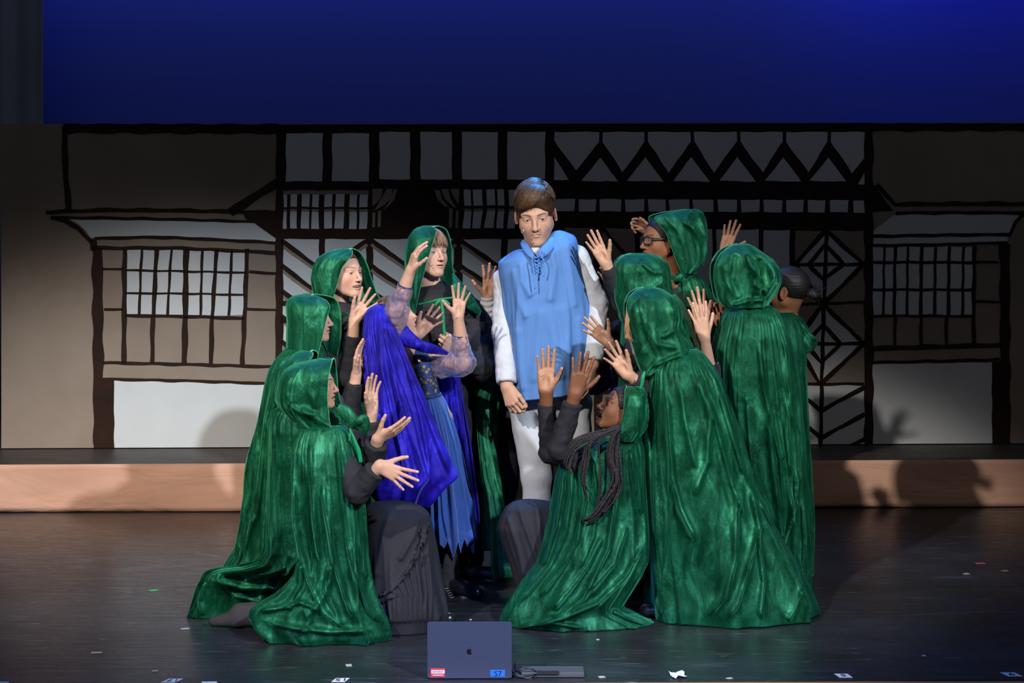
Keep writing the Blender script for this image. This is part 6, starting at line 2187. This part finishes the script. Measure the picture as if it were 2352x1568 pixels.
cape(P9, rows, th0=6, seed=60, n_folds=26, amp=0.020, nu=320, nv=230, pleats=(0.015, 0.45, 44, 0.008), wf=(0.006, 0.016),
     traced=[([(1800, 760), (1812, 900), (1805, 1000), (1815, 1100)], 6, 0.022), ([(1830, 1080), (1822, 1170), (1800, 1240), (1790, 1290)], 5, 0.030), ([(1842, 1150), (1846, 1240), (1842, 1330)], 5, 0.022), ([(1740, 780), (1755, 900), (1790, 1050), (1800, 1200)], 6, 0.020), ([(1690, 760), (1680, 850), (1690, 950)], 6, 0.016)])

P10 = person('figure at the far right with black hair in a bun and her green hood down', 9.26, (1806, 668), -112, 0, 0, 1.0, 'brown', None, neck=(1800, 722, 0.02), byaw=-110, pelvis=(1788, 960), sw=0.075, torso_r=0.075, chest=(1800, 770, 0.02),
             arms=(dict(s=1, sh=(1785, 790, 0.0), r=(0.040, 0.038, 0.034), el=(1700, 830, 0.0), wr=(1655, 742, 0.0), tip=(1633, 690, 0.0), th=(0.3, -0.9, -0.3), palm=(-0.9, 0, -0.5), cf=0.9, hs=0.82, curl=(0.7, 0.75, 0.8, 0.85), sp=0.7, thumb=0.4, pl=0.3),),
             shirt=M['black'], trousers=M['black'])
hair(P10, 'tight', (0.008, 0.007, 0.007), (0.022, 0.018, 0.016))
parts = Parts()
f = Field(HP(P10, (-0.125, 0, -0.005)) - 0.06, HP(P10, (-0.125, 0, -0.005)) + 0.06, 0.003)
c = HP(P10, (-0.120, 0.0, -0.008))
f.ell(c, (0.026, 0.028, 0.023), 0.01)
f.ell(c + [0.012, -0.01, -0.012], (0.020, 0.02, 0.016), 0.01)
V, F = f.mesh()
V = V + vnormals(V, F) * (0.0016 * np.sin(V[:, 0] * 500 + V[:, 2] * 300))[:, None]
parts.add(V, F, (0.012, 0.010, 0.010), 0)
rg = random.Random(3)
for k in range(46):
    a = rg.uniform(-1.4, 1.5)
    L_ = rg.uniform(0.02, 0.05)
    d0 = np.array([math.cos(a), rg.uniform(-0.4, 0.1), math.sin(a)])
    p0 = c + d0 * 0.015
    p1 = p0 + d0 * L_ * 0.6
    p2 = p1 + np.array([rg.uniform(-.2, 1.0), rg.uniform(-.3, .3), rg.uniform(-1, .6)]) * L_ * 0.6
    Vt, Ft = tube_mesh(curve_pts([p0, p1, p2], 10), [0.0022, 0.0016, 0.0006], 4)
    parts.add(np.array(Vt), Ft, (0.010, 0.008, 0.008), 0)
parts.build('hair_bun', [M['hair']], P10['root'])
rows = [(703, 1788, 1808, 9.30, 0.05), (707, 1782, 1818, 9.30, 0.08), (727, 1780, 1834, 9.30, 0.10), (745, 1780, 1847, 9.30, 0.11), (763, 1785, 1860, 9.31, 0.10), (776, 1800, 1872, 9.32, 0.08), (786, 1815, 1874, 9.33, 0.07), (796, 1828, 1866, 9.33, 0.05), (806, 1838, 1853, 9.33, 0.03)]
hood(P10, [(r_[0], r_[1], r_[2]) for r_ in rows], 9.31, 0.10, 40, seed=33, th0=8, amp=0.010, edge=False, traced=[([(1806, 709), (1835, 735), (1858, 766), (1874, 784)], 4, 0.018)])
rows = [(715, 1778, 1822, 9.28, 0.08), (750, 1766, 1838, 9.28, 0.13), (800, 1760, 1848, 9.28, 0.15), (900, 1760, 1852, 9.28, 0.15), (1100, 1762, 1859, 9.28, 0.15), (1200, 1765, 1864, 9.28, 0.15), (1317, 1768, 1860, 9.28, 0.15)]
cape(P10, rows, th0=8, seed=64, n_folds=14, amp=0.012, nu=180, nv=150)

# kneeling with braids at the right front
P11 = person('kneeling girl with long black braids laughing upwards, both arms raised', 8.36, (1427, 940), -80, 24, 0, 0.91, 'dark',
             dict(brow=(0.008, 0.005, 0.004), mouth='open', smile=1.3, eyes=0.35, blush=0.0), neck=(1428, 1018, 0.0), byaw=-70, pelvis=(1400, 1215), sw=0.13, chest=(1390, 1060, 0.0),
             arms=(dict(s=-1, sh=(1335, 1062, 0.06), el=(1262, 1040, 0.0), wr=(1254, 897, -0.06), tip=(1254, 790, -0.07), th=(1, -0.1, 0), palm=(0, 0, -1), cf=0.80, hs=1.0, curl=(0.05, 0.04, 0.05, 0.10), sp=0.55, thumb=0.62, tc=0.5, pl=0.75, r=(0.050, 0.043, 0.037)),
                   dict(s=1, sh=(1340, 1070, -0.10), el=(1284, 1030, -0.14), wr=(1321, 905, -0.18), tip=(1344, 812, -0.19), th=(1, -0.2, 0), palm=(0, 0, 1), cf=0.84, hs=0.98, curl=(0.06, 0.05, 0.06, 0.10), sp=1.0, thumb=0.85, tc=0.4, r=(0.054, 0.046, 0.039))),
             legs=(((1370, 1235, 0.02), (1225, 1232, 0.14), (1240, 1365, 0.14), (-1, 0, 0)), ((1400, 1240, 0.05), (1290, 1380, 0.02), (1350, 1385, 0.05), (1, 0, 0))),
             shirt=M['charcoal'], trousers=None, shoes=False)
hair(P11, 'tight', (0.008, 0.007, 0.007), (0.02, 0.017, 0.016))
hood(P11, [(886, 1440, 1470), (889, 1435, 1479), (902, 1433, 1484), (925, 1431, 1486), (951, 1428, 1487), (972, 1423, 1484), (985, 1420, 1479), (999, 1416, 1466), (1006, 1420, 1455)], 8.36, 0.125, 26, seed=37, th0=50, amp=0.007)
rows = [(996, 1412, 1452, 8.37, 0.05), (1004, 1350, 1466, 8.37, 0.10), (1016, 1308, 1472, 8.36, 0.13), (1039, 1293, 1477, 8.36, 0.15), (1112, 1276, 1481, 8.35, 0.16), (1171, 1266, 1483, 8.35, 0.165), (1233, 1252, 1484, 8.34, 0.17), (1286, 1236, 1481, 8.33, 0.17), (1320, 1212, 1465, 8.32, 0.17), (1359, 1186, 1441, 8.32, 0.17), (1385, 1170, 1424, 8.32, 0.17), (1398, 1163, 1430, 8.32, 0.17), (1412, 1157, 1462, 8.32, 0.17), (1429, 1156, 1494, 8.32, 0.17)]
cape(P11, rows, th0=4, seed=65, n_folds=16, amp=0.016, nu=320, nv=240, pleats=(0.05, 0.40, 26, 0.007),
     traced=[([(1420, 1020), (1418, 1100), (1409, 1166), (1395, 1259), (1340, 1370), (1270, 1425)], 6, 0.030), ([(1385, 1226), (1350, 1295), (1310, 1350), (1266, 1400)], 6, 0.024), ([(1330, 1050), (1340, 1150), (1326, 1233), (1286, 1306), (1236, 1372)], 6, 0.028), ([(1310, 1040), (1312, 1130), (1299, 1216), (1262, 1299), (1190, 1385)], 6, 0.026),
             ([(1296, 1060), (1290, 1130), (1278, 1205), (1250, 1290), (1205, 1350)], 5, 0.022), ([(1478, 1246), (1438, 1319), (1372, 1382), (1300, 1412), (1220, 1430)], 7, 0.034), ([(1360, 1040), (1372, 1140), (1362, 1230), (1330, 1310)], 5, 0.018), ([(1448, 1030), (1458, 1100), (1472, 1180)], 6, 0.016), ([(1440, 1200), (1410, 1290), (1350, 1360)], 8, 0.022), ([(1185, 1440), (1260, 1425), (1340, 1440)], 5, 0.020), ([(1405, 1400), (1440, 1418), (1480, 1432)], 4, 0.018)])
# skirt over the knee at the left
rows = [(1149, 1222, 1206, 8.5, 0.004), (1151, 1240, 1190, 8.5, 0.05), (1155, 1265, 1176, 8.5, 0.08), (1165, 1290, 1163, 8.5, 0.10), (1185, 1310, 1153, 8.5, 0.12), (1209, 1315, 1147, 8.5, 0.13), (1240, 1315, 1158, 8.5, 0.13), (1300, 1315, 1180, 8.5, 0.13), (1405, 1315, 1205, 8.5, 0.14)]
V, F, _ = drape(rows, th0=3, nu=160, nv=110, n_folds=12, amp=0.012, seed=16, traced=[([(1190, 1160), (1215, 1230), (1240, 1300)], 6, 0.014), ([(1230, 1160), (1240, 1230), (1250, 1290)], 6, 0.012), ([(1165, 1180), (1190, 1260), (1205, 1330)], 6, 0.012)])
o = mesh_obj('skirt', V, F, M['charcoal'], P11['root'])
md_ = o.modifiers.new('t', 'SOLIDIFY')
md_.thickness = 0.003
# braids
parts = Parts()
rg = random.Random(12)


def braid(ctrl, r=0.0062):
    P_ = curve_pts(ctrl, 80)
    n = len(P_)
    for ph in (0, 2.09, 4.19):
        Q = []
        for i, p in enumerate(P_):
            t = i * 0.62 + ph
            Q.append(p + np.array([math.cos(t) * r * 0.50, math.sin(2 * t) * r * 0.30, 0]))
        Vt, Ft = tube_mesh(Q, [r * 0.62, r * 0.62, r * 0.55, r * 0.25], 6)
        k = rg.random() * 0.012
        parts.add(np.array(Vt), Ft, (0.012 + k, 0.010 + k * 0.9, 0.010 + k), 0)


def bpath(pxs, d0, jit=5):
    j1, j2 = rg.uniform(-jit, jit), rg.uniform(-jit, jit)
    out = []
    for i, (x, y) in enumerate(pxs):
        f_ = min(1.0, i / 1.5)
        out.append(PT(x + j1 * f_, y + j2 * f_ * 0.6, d0 + rg.uniform(-0.006, 0.006)))
    return out


for k in range(10):
    braid(bpath([(1424, 975 + k), (1395, 985 + 1.5 * k), (1350, 995 + 2.4 * k), (1320, 1008 + 3 * k), (1298 + k, 1030 + 4 * k), (1290 + 2 * k, 1052 + 4 * k)], 8.19 - 0.004 * k, 3), 0.0050)
for k in range(9):
    braid(bpath([(1425, 985), (1408, 1003), (1403 - k * 0.5, 1050), (1408 + k, 1100), (1398 - k, 1145), (1368 - k, 1185), (1352 - 2 * k, 1200 - k)], 8.155 - 0.003 * k, 7), 0.0056)
for k in range(6):
    braid(bpath([(1424, 982), (1385, 998), (1352 + k, 1020), (1340 + 2 * k, 1060), (1338 + k, 1105), (1345 + k, 1150 - 8 * k)], 8.165 - 0.003 * k, 4), 0.0050)
for k in range(4):
    braid(bpath([(1426, 980), (1418, 1020), (1416 + 2 * k, 1070), (1420 + k, 1115), (1408, 1150), (1388 - 4 * k, 1178)], 8.15, 5), 0.0050)
for k in range(2):
    braid(bpath([(1424, 985), (1378, 1005), (1374 + 3 * k, 1060), (1377, 1110), (1372, 1165)], 8.15, 3), 0.0042)
parts.build('braids', [M['hair']], P11['root'])
